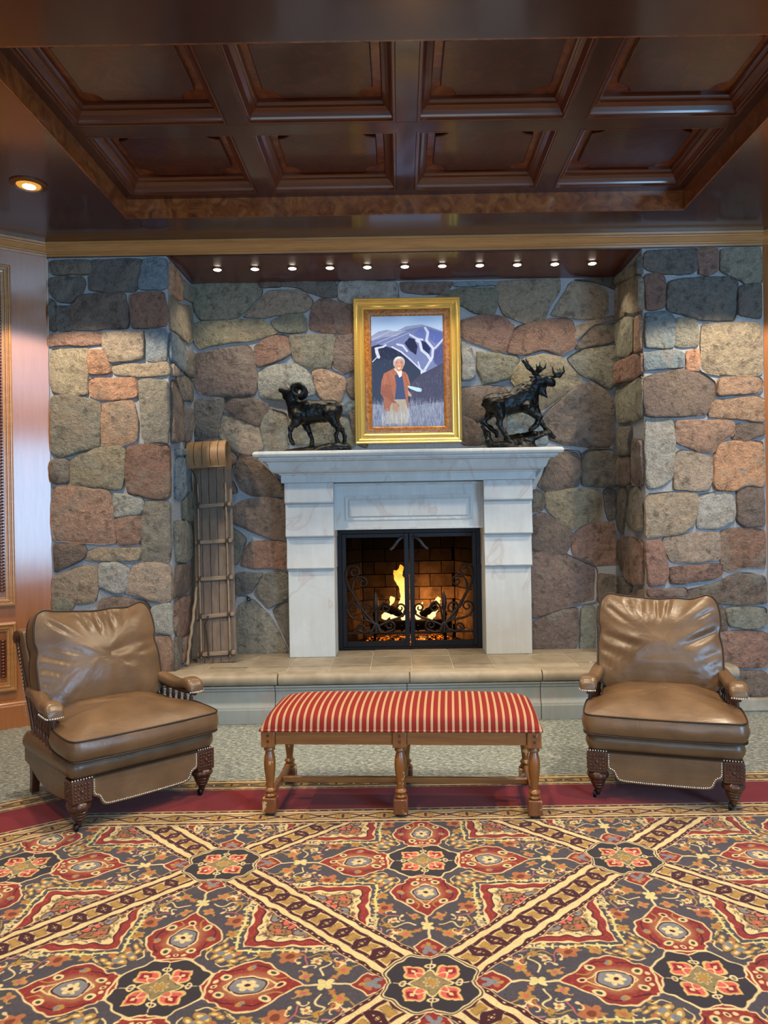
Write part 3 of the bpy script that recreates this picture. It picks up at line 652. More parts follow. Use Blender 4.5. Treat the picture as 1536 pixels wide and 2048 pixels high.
# rear of the lobby: wall with tall windows behind the photographer -----------
wr = MB()
for a in ((-7, -3.1, 0, ZC), (2.3, 7, 0, ZC), (-3.1, 2.3, 0, .45), (-3.1, 2.3, 2.95, ZC)): wr.box(a[0], a[1], -5.75, -5.55, a[2], a[3])
wr.build('wall_rear', MAT['panel'], kind='structure')
w1 = MB()
for x in (-3.1, -1.3, .5, 2.22): w1.box(x, x + .08, -5.7, -5.6, .45, 2.95)
for z in (.45, 2.1, 2.87): w1.box(-3.1, 2.3, -5.7, -5.6, z, z + .08)
w1.build('window_1', MAT['crown'], kind='structure')

# ------------------------------------------------------------------ lamps
def downlight(i, x, y, label, power, deg=118, r=.105):
    t = thing('recessed_downlight', label, 'light', (x, y, ZC))
    m = MB(); m.lathe([(r, 0), (r, -.006), (r*.72, -.012), (r*.68, -.004), (r*.68, 0)], 28); m.build('trim_ring', MAT['brass_trim'], t, smooth=50)
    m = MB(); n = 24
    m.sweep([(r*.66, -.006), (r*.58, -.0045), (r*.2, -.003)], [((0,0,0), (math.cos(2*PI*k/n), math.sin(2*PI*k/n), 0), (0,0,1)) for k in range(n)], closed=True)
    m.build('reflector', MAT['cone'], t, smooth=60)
    m = MB(); m.lathe([(r*.36, -.0025), (r*.34, -.0075), (r*.1, -.009)], 20, (-.008, .022, 0)); m.build('bulb', MAT['lens'], t)
    if power: spot_light('downlight_beam', (x, y, ZC - .03), (x, y, 0), deg, .12, power, WARM, .06)
    return t
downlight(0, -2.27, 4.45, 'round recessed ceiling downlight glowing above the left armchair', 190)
spot_light('downlight_beam', (2.27, 4.45, ZC - .03), (2.27, 4.45, 0), 118, .12, 190, WARM, .06)
for x, y, p in ((-1.9, 2.4, 150), (0, 2.75, 190), (1.65, 2.9, 200), (-1.5, .4, 90), (1.5, .4, 90)):
    spot_light('downlight_beam', (x, y, ZC - .03), (x, y, 0), 125, .3, p, WARM, .07)
ORD = ['first', 'second', 'third', 'fourth', 'fifth', 'sixth', 'seventh', 'eighth', 'ninth', 'tenth', 'last']
for i in range(11):
    x = -1.452 + i * .2903
    lab = '%s small lit spotlight from the left in the soffit above the fireplace' % ORD[i] if i < 10 else 'last small lit spotlight at the right end of the soffit row'
    t = thing('soffit_spotlight', lab, 'light', (x, 5.73, 3.40), group='spotlights in the soffit over the mantel')
    MB().lathe([(.042, 0), (.042, -.006), (.031, -.009), (.031, 0)], 20).build('trim_ring', MAT['brass_trim'], t, smooth=50)
    MB().lathe([(.0305, -.010), (.024, -.014), (.004, -.017)], 18).build('bulb', MAT['lens'], t, smooth=60)
    spot_light('soffit_beam', (x, 5.73, 3.375), (x, 5.80, 0), 104, .7, 17, (1.0, .84, .62), .03)

# ------------------------------------------------------------------ raised hearth
hearth = thing('raised_hearth', 'raised stone hearth with tan tiled top and moulded grey front below the fireplace', 'hearth', (0, 5.2, 0))
HO = V(0, -5.2, 0)
def hpart(m, name, mat, **k):
    m.v = [(x, y - 5.2, z) for x, y, z in m.v]; return m.build(name, mat, hearth, **k)
hpart(MB().box(-2.27, 2.27, 5.30, 5.43, .02, .345).box(-1.73, 1.73, 5.43, 6.09, .02, .346).box(-.6, .6, 6.09, 6.19, .02, .346), 'core', simple('pale_grout', '#b5ad98', .9, 0, .2, .1, 60))
NX = [-2.32, -1.87, -.957, -.02, .92, 1.86, 2.32]
nose = [(5.36, .27), (5.262, .27), (5.246, .276), (5.236, .289), (5.232, .308), (5.238, .33), (5.25, .343), (5.268, .35), (5.36, .35)]
for i in range(6):
    a, b = NX[i] + .003, NX[i+1] - .003
    pf = list(nose)
    m = MB().sweep([(y, z) for y, z in pf], [((a, 0, 0), (0,1,0), UP), ((b, 0, 0), (0,1,0), UP)])
    hpart(m, 'nosing_stone', MAT['tile'], bevel=.004)
    if abs((a+b)/2) > 1.4:
        q0, q1 = (a, min(b, 2.32)) if a > 0 else (a, b)
        hpart(MB().box(a, b, 5.363, 5.428, .30, .349), 'nosing_stone', MAT['tile'], bevel=.003)
face = [(5.42, 0), (5.245, 0), (5.243, .1), (5.248, .106), (5.25, .118), (5.258, .122), (5.268, .135), (5.271, .15), (5.271, .225), (5.262, .235), (5.262, .25), (5.252, .256), (5.252, .268), (5.42, .268)]
FX = [-2.30, -1.58, -.98, -.04, .91, 1.72, 2.30]
for i in range(6):
    m = MB().sweep(face, [((FX[i] + .002, 0, 0), (0,1,0), UP), ((FX[i+1] - .002, 0, 0), (0,1,0), UP)])
    hpart(m, 'face_block', MAT['lime_shaded'], bevel=.003)
YR = [5.363, 5.565, 5.87, 6.088]
for r in range(3):
    for i in range(-6, 6):
        x0, x1 = i * .305 + .004, (i + 1) * .305 - .004
        x0, x1 = max(x0, -1.735), min(x1, 1.735)
        y1 = YR[r+1] - .004
        if r == 2 and abs((x0 + x1) / 2) < .6: y1 = 6.19
        if x1 - x0 > .03: hpart(MB().box(x0, x1, YR[r] + .004, y1, .328, .350 + rs.uniform(-.001, .001)), 'hearth_tile', MAT['tile'], bevel=.002)

# ------------------------------------------------------------------ mantelpiece
mant = thing('fireplace_mantel', 'pale grey carved limestone fireplace surround with deep cornice shelf', 'mantel', (0, 5.88, .35))
def mpart(m, name, parent=None, mat='lime', **k):
    m.v = [(x, y - 5.88, z - .35) for x, y, z in m.v]; return m.build(name, MAT[mat], parent or mant, **k)
fr = lambda h, y1: [((-h, y1, 0), (-1,0,0), UP), ((-h, 5.88, 0), (-1,-1,0), UP), ((h, 5.88, 0), (1,-1,0), UP), ((h, y1, 0), (1,0,0), UP)]
mpart(MB().sweep([(0, 1.9245), (.25, 1.9245), (.259, 1.93), (.265, 1.946), (.26, 1.96), (.25, 1.969), (0, 1.969)], fr(.92, 6.09)).box(-.92, .92, 5.88, 6.09, 1.925, 1.969), 'shelf', smooth=40)
mpart(MB().sweep([(0, 1.735), (.078, 1.735), (.078, 1.795), (.09, 1.797), (.092, 1.806), (.112, 1.808), (.132, 1.816), (.148, 1.83), (.157, 1.85), (.163, 1.872), (.178, 1.892), (.21, 1.897), (.21, 1.905), (.225, 1.907), (.225, 1.924), (0, 1.924)], fr(.92, 6.09)).box(-.92, .92, 5.9, 6.09, 1.74, 1.92), 'cornice', smooth=30)
def block(m, x0, x1, yt, yb, z0, z1, back):
    """a block whose face sweeps out from yt at the top to yb at its lower edge"""
    pf = [(back, z1), (yt, z1)] + [(yt + (yb - yt) * (t ** 2), z1 - (z1 - z0 - .012) * t) for t in (.2, .4, .6, .8, 1)] + [(yb + .012, z0), (back, z0)]
    return m.sweep(pf, [((x0, 0, 0), (0,1,0), UP), ((x1, 0, 0), (0,1,0), UP)])
for sx in (-1, 1):
    c = .7825 * sx
    sh = mpart(MB().box(c - .183, c + .183, 5.885, 6.215, .35, 1.05), 'pilaster', bevel=.004)
    for hw, yt, yb, z0, z1 in ((.1925, 5.812, 5.806, 1.571, 1.735), (.190, 5.838, 5.818, 1.305, 1.571), (.1875, 5.864, 5.844, 1.05, 1.305)):
        m = block(MB(), c - hw, c + hw, yt, yb, z0, z1 - .0015, 6.215); mpart(m, 'corbel_block', sh, bevel=.003)
fz = mpart(MB().box(-.594, .594, 5.93, 6.215, 1.358, 1.735), 'frieze', bevel=.003)
def ring(m, x0, x1, z0, z1, prof, y):
    return m.sweep(prof, [((x0, y, z0), (1,0,1), (0,-1,0)), ((x1, y, z0), (-1,0,1), (0,-1,0)), ((x1, y, z1), (-1,0,-1), (0,-1,0)), ((x0, y, z1), (1,0,-1), (0,-1,0))], closed=True)
mpart(ring(MB(), -.595, .595, 1.358, 1.728, [(0, -.01), (0, .022), (.016, .022), (.016, -.01)], 5.93), 'frieze_border', fz)
mpart(ring(MB(), -.508, .508, 1.432, 1.626, [(0, -.004), (0, .007), (.008, .009), (.022, .002), (.03, -.004)], 5.93), 'frieze_moulding', fz)
mpart(MB().box(-.478, .478, 5.918, 5.94, 1.462, 1.596), 'frieze_panel', fz, bevel=.004)

# ------------------------------------------------------------------ firebox, grate, logs, fire
fb = thing('firebox', 'brick-lined firebox recess with a sooty back behind the fire screen', 'firebox', (0, 6.2, .35))
def fpart(m, name, mat, parent=fb, **k):
    m.v = [(x, y - 6.2, z - .35) for x, y, z in m.v]; return m.build(name, MAT[mat], parent, **k)
sh = MB()
XF, XB, YF, YB, ZT = .60, .42, 6.215, 6.76, 1.42
sh.box(-.75, .75, YB + .03, YB + .06, .3, 1.5).box(-.75, .75, YF, YB + .05, 1.44, 1.5).box(-.75, .75, 6.2, YB + .05, .28, .35)
for s in (-1, 1):
    sh.add([(s*(XF+.035), YF, .3), (s*(XB+.035), YB, .3), (s*(XB+.035), YB, 1.45), (s*(XF+.035), YF, 1.45), (s*.75, YF, .3), (s*.75, YB, .3), (s*.75, YB, 1.45), (s*.75, YF, 1.45)],
           [(0,1,2,3), (4,7,6,5), (0,3,7,4), (1,5,6,2), (3,2,6,7), (0,4,5,1)])
fpart(sh, 'lining', 'soot_shade')
bh = .117
def soot_shade(o, r, x):      # upper courses smoke-stained; left bricks darkened to paint weaker firelight there
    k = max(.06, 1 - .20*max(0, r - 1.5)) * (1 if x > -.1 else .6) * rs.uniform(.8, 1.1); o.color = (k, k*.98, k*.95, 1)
for r in range(9):
    z0 = .352 + r * bh; off = .1 if r % 2 else 0
    x = -XB - off
    while x < XB:
        a, b = max(x, -XB) + .003, min(x + .205, XB) - .003
        if b - a > .02: soot_shade(fpart(MB().box(a, b, YB - rs.uniform(0, .004), YB + .04, z0, z0 + bh - .006), 'brick', 'brick', bevel=.003), r, a)
        x += .205
    for s in (-1, 1):
        d = V(s*(XB - XF), YB - YF, 0); L = d.length; d.normalize(); nn = V(-s*d.y, s*d.x, 0) * 1
        t = -(.1 if r % 2 else 0)
        while t < L:
            a, b = max(t, 0) + .003, min(t + .205, L) - .003
            if b - a > .02:
                c = V(s*XF, YF, z0 + bh/2 - .003) + d*(a + b)/2 + V(s*.018, 0, 0)
                M = Matrix.Translation(c) @ Matrix.Rotation(math.atan2(d.y, d.x), 4, 'Z')
                soot_shade(fpart(MB().obox(M, b - a, .036, bh - .006), 'brick', 'brick', bevel=.003), r, s)
            t += .205
# grate, logs, embers, flames
FZ = lambda zx, zy, y: ((zx - 758) * .000908, y, 1.428 - .000908 * zy)
gr = thing('fire_grate', 'black iron grate with upright end bars holding the burning logs', 'grate', (0, 6.42, .35))
gm = lambda m: [setattr(m, 'v', [(x, y - 6.42, z - .35) for x, y, z in m.v]), m][1]
for i in range(9):
    x = -.28 + i * .07
    gm(MB().tube([(x, 6.30, .53), (x, 6.31, .47), (x, 6.56, .47), (x, 6.58, .50)], .009, 6)).build('bar', MAT['iron'], gr, smooth=60)
for s in (-1, 1):
    gm(MB().tube([(s*.30, 6.30, .352), (s*.30, 6.30, .60)], .012, 8).lathe([(.004, .60), (.02, .615), (.014, .635), (.004, .66)], 10, (s*.30, 6.30, 0))).build('andiron', MAT['iron'], gr, smooth=60)
gm(MB().tube([(-.31, 6.30, .47), (.31, 6.30, .47)], .011, 6).tube([(-.31, 6.56, .47), (.31, 6.56, .47)], .011, 6)
   .tube([(-.30, 6.56, .352), (-.30, 6.56, .47)], .01, 6).tube([(.30, 6.56, .352), (.30, 6.56, .47)], .01, 6)).build('frame', MAT['iron'], gr, smooth=60)
def log(a, b, r, label, seed):
    a, b = Vector(a), Vector(b); m = MB(); n = 18; k = 14; ax = (b - a); L = ax.length
    pts = [a + ax * (i / k) for i in range(k + 1)]
    m.tube(pts, [r * (.93 if i in (0, k) else 1) * (1 + .08 * math.sin(i * 1.7 + seed)) for i in range(k + 1)], n)
    P = np.array(m.v); c = np.array([(a + ax * max(0, min(1, (Vector(p) - a).dot(ax) / (L*L)))) for p in m.v])
    d = P - c; P = c + d * (1 + .14 * vnoise(P * 38, seed) + .08 * vnoise(P * 90, seed + 3))[:, None]
    o = Vector((a + b) / 2); m.v = [(p[0]-o.x, p[1]-o.y, p[2]-o.z) for p in P]
    return m.build('log', MAT['bark'], None, smooth=60, loc=o, label=label, cat='log')
log((-.34, 6.375, .523), (.36, 6.375, .523), .042, 'long charred log lying across the front of the grate', 1)
log((-.24, 6.50, .52), (.26, 6.53, .525), .042, 'charred log lying at the back of the grate', 2)
log((-.245, 6.40, .685), (-.06, 6.47, .60), .036, 'dark charred log leaning to the right over the left flames', 3)
log((.10, 6.44, .595), (.235, 6.42, .69), .034, 'dark charred log leaning to the left over the right flames', 4)
EMB = NT('glowing_embers'); f_ = EMB.noise(EMB.coord(), 38, 4, .7); e_ = EMB.n('ShaderNodeEmission'); e_.inputs[0].default_value = srgb('#ff7a1e')
EMB.l(EMB.math('MULTIPLY', EMB.ramp(f_, [(.54, 0.), (.66, 1.)]), 7.0), e_.inputs[1])
a_ = EMB.n('ShaderNodeAddShader'); EMB.b.inputs['Base Color'].default_value = srgb('#191210'); EMB.l(EMB.b.outputs[0], a_.inputs[0]); EMB.l(e_.outputs[0], a_.inputs[1]); EMB.l(a_.outputs[0], EMB.out.inputs[0])
sculpt('ember_bed', [ell((x*.1, 6.42 + .03*(x % 2), .355), (.09, .13, .05 + .014*((x*7) % 3))) for x in range(-3, 4)], (-.45, 6.2, .351), (.45, 6.66, .46), .011, EMB.m, noise=.012, freq=28, label='bed of glowing embers under the grate', cat='embers', kind='stuff')
fire = thing('fire', 'bright yellow flames rising between the charred logs', 'fire', (0, 6.46, .5))
FM = M_fire('flame', '#ffd68a', '#ffa030', 5.0, 3.4, .05, .5)
def flame(pts, seed):
    pr = []
    for (x0, y0, r0), (x1, y1, r1) in zip(pts[:-1], pts[1:]):
        a, b = FZ(x0, y0, 0), FZ(x1, y1, 0)
        pr.append(cone((a[0], 0, a[2] - .5), (b[0], 0, b[2] - .5), r0 * .000908, r1 * .000908, sq=(1, .55, 1)))
    lo = np.min([np.minimum(p['a'], p['b']) for p in pr], 0) - .05; hi = np.max([np.maximum(p['a'], p['b']) for p in pr], 0) + .05
    o = sculpt('flame_tongue', pr, lo, hi, .007, FM, fire, k=.02, noise=.010, freq=34, seed=seed); return o
flame([(700, 930, 34), (712, 800, 26), (700, 680, 34), (678, 590, 38), (640, 520, 34), (622, 490, 12)], 1)
flame([(650, 560, 30), (665, 500, 32), (690, 455, 20), (682, 425, 3)], 7)
flame([(520, 925, 30), (560, 890, 30), (548, 830, 8)], 2)
flame([(600, 930, 30), (670, 870, 30), (690, 800, 24), (665, 745, 4)], 3)
flame([(840, 930, 34), (845, 850, 34), (885, 795, 6)], 4)
flame([(960, 930, 36), (1000, 860, 32), (1030, 800, 18), (1040, 750, 5)], 5)
flame([(1020, 790, 22), (1042, 765, 18), (1030, 745, 4)], 8)
flame([(580, 800, 18), (598, 760, 22), (575, 735, 6)], 6)
pl = bpy.data.lights.new('firelight', 'POINT'); pl.energy = 13; pl.color = (1, .55, .2); pl.shadow_soft_size = .06
po = bpy.data.objects.new('firelight', pl); COL.objects.link(po); po.location = (.14, 6.50, .68)

# ------------------------------------------------------------------ fire screen
scr = thing('fire_screen', 'black iron two-door fire screen with wrought scrolls and curved handles', 'fire screen', (0, 6.16, .351))
SX = lambda zx: (zx - 758) * .000866
SZ = lambda zy: 1.428 - .000866 * zy - .351
def bar(zx0, zx1, zy0, zy1, y0=-.012, y1=.012, name='rail', parent=None, mat='iron'):
    return MB().box(SX(zx0), SX(zx1), y0, y1, SZ(zy1), SZ(zy0)).build(name, MAT[mat], parent or scr, bevel=.002)
bar(68, 112, 88, 1228, -.005, .03, 'jamb'); bar(1404, 1448, 88, 1228, -.005, .03, 'jamb')
bar(68, 1448, 84, 124, -.004, .03, 'head_rail'); bar(68, 1448, 1212, 1236, -.004, .03, 'sill_rail')
GL = NT('dark_glass'); GL.b.inputs['Base Color'].default_value = (.02, .02, .02, 1); GL.b.inputs['Roughness'].default_value = .04
tr_ = GL.n('ShaderNodeBsdfTransparent'); tr_.inputs[0].default_value = (.70, .67, .64, 1); gls = GL.n('ShaderNodeBsdfGlossy'); gls.inputs['Roughness'].default_value = .05
mx_ = GL.n('ShaderNodeMixShader'); mx_.inputs[0].default_value = 0; GL.l(tr_.outputs[0], mx_.inputs[1]); GL.l(gls.outputs[0], mx_.inputs[2]); GL.l(mx_.outputs[0], GL.out.inputs[0])
def spiral(cx, cy, r0, r1, a0, turns, n=26):
    """list of (zx,zy): from the outside r0 in to r1; a0 in degrees, y down, turns signed"""
    return [(cx + (r0 + (r1 - r0) * t ** .8) * math.cos(math.radians(a0) + turns * 2 * PI * t), cy + (r0 + (r1 - r0) * t ** .8) * math.sin(math.radians(a0) + turns * 2 * PI * t)) for t in [i / n for i in range(n + 1)]]
for s in (-1, 1):
    door = bpy.data.objects.new('door', None); COL.objects.link(door); door.parent = scr
    fl = (lambda zx: zx) if s > 0 else (lambda zx: 1516 - zx)
    def dbar(a, b, c, d, nm, y0=-.014, y1=.010):
        x0, x1 = sorted((fl(a), fl(b))); return bar(x0, x1, c, d, y0, y1, nm, door)
    dbar(762, 806, 126, 1208, 'stile'); dbar(1362, 1402, 126, 1208, 'stile')
    dbar(806, 1362, 126, 164, 'top_rail'); dbar(806, 1362, 1156, 1208, 'bottom_rail'); dbar(806, 1362, 1068, 1086, 'grille_rail', -.012, -.002)
    x0, x1 = sorted((SX(fl(800)), SX(fl(1366))))
    MB().box(x0, x1, .004, .007, SZ(1160), SZ(160)).build('glass', GL.m, door)
    m = MB()
    def curve(pts, r0=6, r1=4, y=-.022):
        P = smooth_path([(SX(fl(a)), y, SZ(b)) for a, b in pts], 3 * len(pts)); n = len(P)
        m.tube(P, [(r0 + (r1 - r0) * i / (n - 1)) * .00112 for i in range(n)], 6, up=(0, 1, 0))
    curve([(1090, 1000), (1150, 930), (1220, 840), (1290, 720), (1345, 620), (1368, 530), (1355, 460)] + spiral(1288, 488, 70, 16, -20, -1.35), 11, 7)
    curve([(1230, 850), (1275, 760), (1305, 680), (1300, 590), (1260, 535)] + spiral(1212, 592, 58, 14, -50, -1.3), 9, 6)
    curve([(1140, 960), (1230, 950), (1320, 920), (1362, 850)] + spiral(1308, 832, 58, 14, 10, -1.3), 9, 6)
    curve([(1100, 990), (1180, 940), (1215, 860), (1205, 800)] + spiral(1165, 850, 58, 14, -60, -1.2), 9, 6)
    curve([(1080, 1000), (1060, 900), (1050, 840), (1010, 785)] + spiral(995, 840, 52, 14, -80, -1.25), 9, 6)
    curve([(1130, 1050), (1200, 1070), (1270, 1040)] + spiral(1225, 1032, 48, 12, 20, -1.3), 9, 6)
    curve([(1070, 1050), (1000, 1075), (925, 1050)] + spiral(955, 1010, 50, 12, 160, 1.3), 9, 6)
    curve([(1060, 1010), (950, 960), (870, 935), (812, 900)] + spiral(850, 842, 52, 12, 130, 1.3), 9, 6)
    curve([(1085, 1070), (1085, 980), (1085, 860)], 11, 10)
    m.build('scrollwork', MAT['iron_brown'], door, smooth=60)
    fx, = (SX(fl(1085)),)
    MB().lathe([(.004, SZ(870)), (.02, SZ(850)), (.023, SZ(790)), (.017, SZ(740)), (.002, SZ(685))], 10, (fx, -.022, 0)).build('spear_finial', MAT['iron_brown'], door, smooth=60)
    m = MB(); lp = smooth_path([(SX(fl(1040)), -.022, SZ(1075)), (SX(fl(1060)), -.024, SZ(1030)), (SX(fl(1085)), -.024, SZ(985)), (SX(fl(1110)), -.024, SZ(1030)), (SX(fl(1135)), -.022, SZ(1075))], 16)
    m.tube(lp, .012, 8); m.build('leaf_clasp', MAT['iron_brown'], door, smooth=60)
    m = MB()
    P = smooth_path([(SX(fl(795)), -.03, SZ(160)), (SX(fl(835)), -.05, SZ(172)), (SX(fl(870)), -.055, SZ(205)), (SX(fl(900)), -.055, SZ(245)), (SX(fl(940)), -.05, SZ(278))], 24)
    m.tube(P, [.009 + .006 * math.sin(PI * i / (len(P) - 1)) for i in range(len(P))], 8)
    m.tube([(SX(fl(800)), -.012, SZ(162)), (SX(fl(800)), -.034, SZ(162))], .006, 8)
    m.build('handle', MAT['iron_grey'], door, smooth=60)

# gas key ring on the stone wall
m = MB(); m.lathe([(.022, 0), (.022, .006), (.012, .010), (.012, .004), (.004, .003)], 18, M=Matrix.Rotation(PI/2, 4, 'X'))
m.build('valve_cover', MAT['steel'], None, smooth=50, loc=(-1.315, 6.065, .806), label='small round metal valve cover on the stone wall beside the toboggan', cat='valve')

# ------------------------------------------------------------------ toboggan and walking stick
def toboggan():
    b, t = V(-1.500, 5.72, .353), V(-1.572, 5.955, 1.86)
    up = (t - b).normalized(); side = V(1, 0, 0); side = (side - up * side.dot(up)).normalized(); out = side.cross(up).normalized()
    if out.y > 0: out = -out
    W = .312; n = 5; pw = W / n
    T = thing('toboggan', 'old weathered wooden toboggan with curled front leaning in the stone corner', 'toboggan', b)
    L = (t - b).length
    # centreline of the board: straight, then a hook curling to the viewer and back down
    prof = [(0, 0)] + [(L * k / 8, 0) for k in range(1, 9)]
    R = .105
    arc = [(L + .10 + R * math.sin(math.radians(a)), R - R * math.cos(math.radians(a))) for a in range(0, 181, 15)]
    down = [(L + .10 - .05, 2*R + .004), (L + .02, 2*R - .012), (L - .02, 2*R - .04)]
    def pt(s, o, x): return up * s + out * o + side * x
    for i in range(n):
        x0, x1 = -W/2 + i*pw + .0028, -W/2 + (i+1)*pw - .0028
        for nm, path, mat in (('slat', prof, 'sled'), ('curled_slat', [prof[-1]] + arc + down, 'sled_new')):
            m = MB(); th = .009; k = len(path)
            for j, (s, o) in enumerate(path):
                j0, j1 = max(j-1, 0), min(j+1, k-1); ds, do = path[j1][0]-path[j0][0], path[j1][1]-path[j0][1]; l = math.hypot(ds, do); ns, no = -do/l, ds/l
                for q in ((x0, 0), (x1, 0), (x1, 1), (x0, 1)):
                    m.v.append(tuple(pt(s + ns*th*q[1], o + no*th*q[1], q[0])))
            for j in range(k - 1):
                for q in range(4): m.f.append((j*4+q, j*4+(q+1)%4, (j+1)*4+(q+1)%4, (j+1)*4+q))
            m.f += [(0,3,2,1), tuple((k-1)*4 + q for q in range(4))]
            o_ = m.build(nm, MAT[mat], T, smooth=40)
            if nm == 'curled_slat' and i == 0: o_['label'] = 'pale curled slat'
    M3 = Matrix((side, out, up)).transposed().to_4x4()
    def cross(s, o, w, hh, dd, nm='crossbar', tilt=0):
        M = Matrix.Translation(pt(s, o, 0)) @ M3 @ Matrix.Rotation(tilt, 4, 'Y')
        MB().obox(M, w, dd, hh).build(nm, MAT['sled_bar'], T, bevel=.004)
    for f, tl in ((.045, 0), (.235, -.04), (.425, 0), (.615, .0), (.805, -.02)): cross(L*f, .022, W - .02, .032, .022, tilt=tl)
    cross(L - .005, 2*R - .045, W - .02, .034, .02, 'head_bar')
    for s in (-1, 1):
        x = s * (W/2 - .045)
        MB().tube([pt(.04, .042, x), pt(L*.4, .044, x), pt(L - .12, .042, x)], .0075, 8).build('side_rail', MAT['sled_bar'], T, smooth=60)
    for f in (.045, .235, .425, .615, .805):
        for s in (-1, 1):
            c = pt(L*f, .034, s*(W/2 - .045)); m = MB(); n_ = 10
            for d in (-.008, .004): m.tube([c + out*.018*math.cos(2*PI*k/n_) + up*(.024*math.sin(2*PI*k/n_)) + side*d for k in range(n_)], .005, 6, closed=True)
            m.build('lashing', MAT['rope'], T, smooth=60)
    MB().tube(smooth_path([pt(L - .02, 2*R - .05, -W/2 + .03), pt(L - .08, .06, -W/2 + .035), pt(L - .2, .05, -W/2 + .04), pt(L*.8, .045, -W/2 + .05)], 16), .005, 6).build('pull_rope', MAT['rope'], T, smooth=60)
    MB().tube(smooth_path([pt(L*.235, .05, -.05), pt(L*.215, .05, -.06), pt(L*.19, .047, -.075), pt(L*.10, .040, -.062), pt(.03, .044, -.055)], 16), .006, 6).build('hanging_strap', MAT['rope'], T, smooth=60)
toboggan()
sp = smooth_path([(-1.700, 5.60, .362), (-1.693, 5.66, .53), (-1.682, 5.72, .70), (-1.672, 5.80, .93)], 24)
m = MB(); m.tube([(x + .003*math.sin(i*1.3), y, z) for i, (x, y, z) in enumerate(sp)], [.0115 + .0015*math.sin(i*2.1) for i in range(len(sp))], 10)
o_ = V(-1.700, 5.60, .351); m.v = [(x - o_.x, y - o_.y, z - o_.z) for x, y, z in m.v]
m.build('walking_stick', MAT['stick'], None, smooth=60, loc=o_, label='slender bare wooden stick leaning behind the toboggan', cat='stick')
m = MB(); m.prism(chaikin([(-.012, -.007), (.013, -.004), (.012, .008), (-.010, .006)], 1), lambda a, b: V(a, b, 0), lambda a, b: V(a, b, .0015))
m.build('paper_scrap', simple('white_scrap', '#eae8e2', .6), None, loc=(1.33, 5.50, .3512), label='tiny white scrap lying on the hearth tiles near the right armchair', cat='scrap')

# ------------------------------------------------------------------ painting helper
class Paint:
    def __init__(s, w, h, bgc): s.a = np.zeros((h, w, 3)); s.a[:] = s.c(bgc); s.h, s.w = h, w
    @staticmethod
    def c(h):
        if not isinstance(h, str): return np.array(h)
        h = h.lstrip('#'); return np.array([int(h[i:i+2], 16) / 255 for i in (0,2,4)])
    def mask(s, pts):
        P = np.array(pts, float); x0, y0 = np.floor(P.min(0)).astype(int); x1, y1 = np.ceil(P.max(0)).astype(int) + 1
        x0, y0, x1, y1 = max(x0, 0), max(y0, 0), min(x1, s.w), min(y1, s.h)
        if x1 <= x0 or y1 <= y0: return None
        X, Y = np.meshgrid(np.arange(x0, x1) + .5, np.arange(y0, y1) + .5); M = np.zeros(X.shape, bool)
        for (ax, ay), (bx, by) in zip(P, np.roll(P, -1, 0)):
            if ay == by: continue
            c = (ay > Y) != (by > Y); M ^= c & (X < (bx - ax) * (Y - ay) / (by - ay) + ax)
        return M, (slice(y0, y1), slice(x0, x1))
    def poly(s, pts, col, alpha=1.0):
        r = s.mask(pts)
        if r is None: return
        M, sl = r; A = s.a[sl]; A[M] = A[M] * (1 - alpha) + s.c(col) * alpha
    def ell(s, x, y, rx, ry, col, alpha=1.0, rot=0, n=28):
        cr, sr = math.cos(rot), math.sin(rot)
        s.poly([(x + rx*math.cos(a)*cr - ry*math.sin(a)*sr, y + rx*math.cos(a)*sr + ry*math.sin(a)*cr) for a in [2*PI*i/n for i in range(n)]], col, alpha)
    def line(s, pts, w, col, alpha=1.0, closed=False):
        P = [np.array(p, float) for p in pts]
        if closed: P.append(P[0])
        for a, b in zip(P[:-1], P[1:]):
            d = b - a; L = np.hypot(*d)
            if L < 1e-6: continue
            nn = np.array((-d[1], d[0])) / L * w / 2
            s.poly([a + nn, b + nn, b - nn, a - nn], col, alpha); s.ell(b[0], b[1], w/2, w/2, col, alpha, n=8)
    def flower(s, x, y, r, n, col, cc, rot=0, inner=.35, pr=.5):
        for k in range(n):
            a = rot + 2*PI*k/n; s.ell(x + r*(1-pr)*math.cos(a), y + r*(1-pr)*math.sin(a), r*pr, r*pr*.72, col, 1, a, 14)
        s.ell(x, y, r*inner, r*inner, cc, n=12)
    def down(s, k): return s.a.reshape(s.h//k, k, s.w//k, k, 3).mean((1,3))

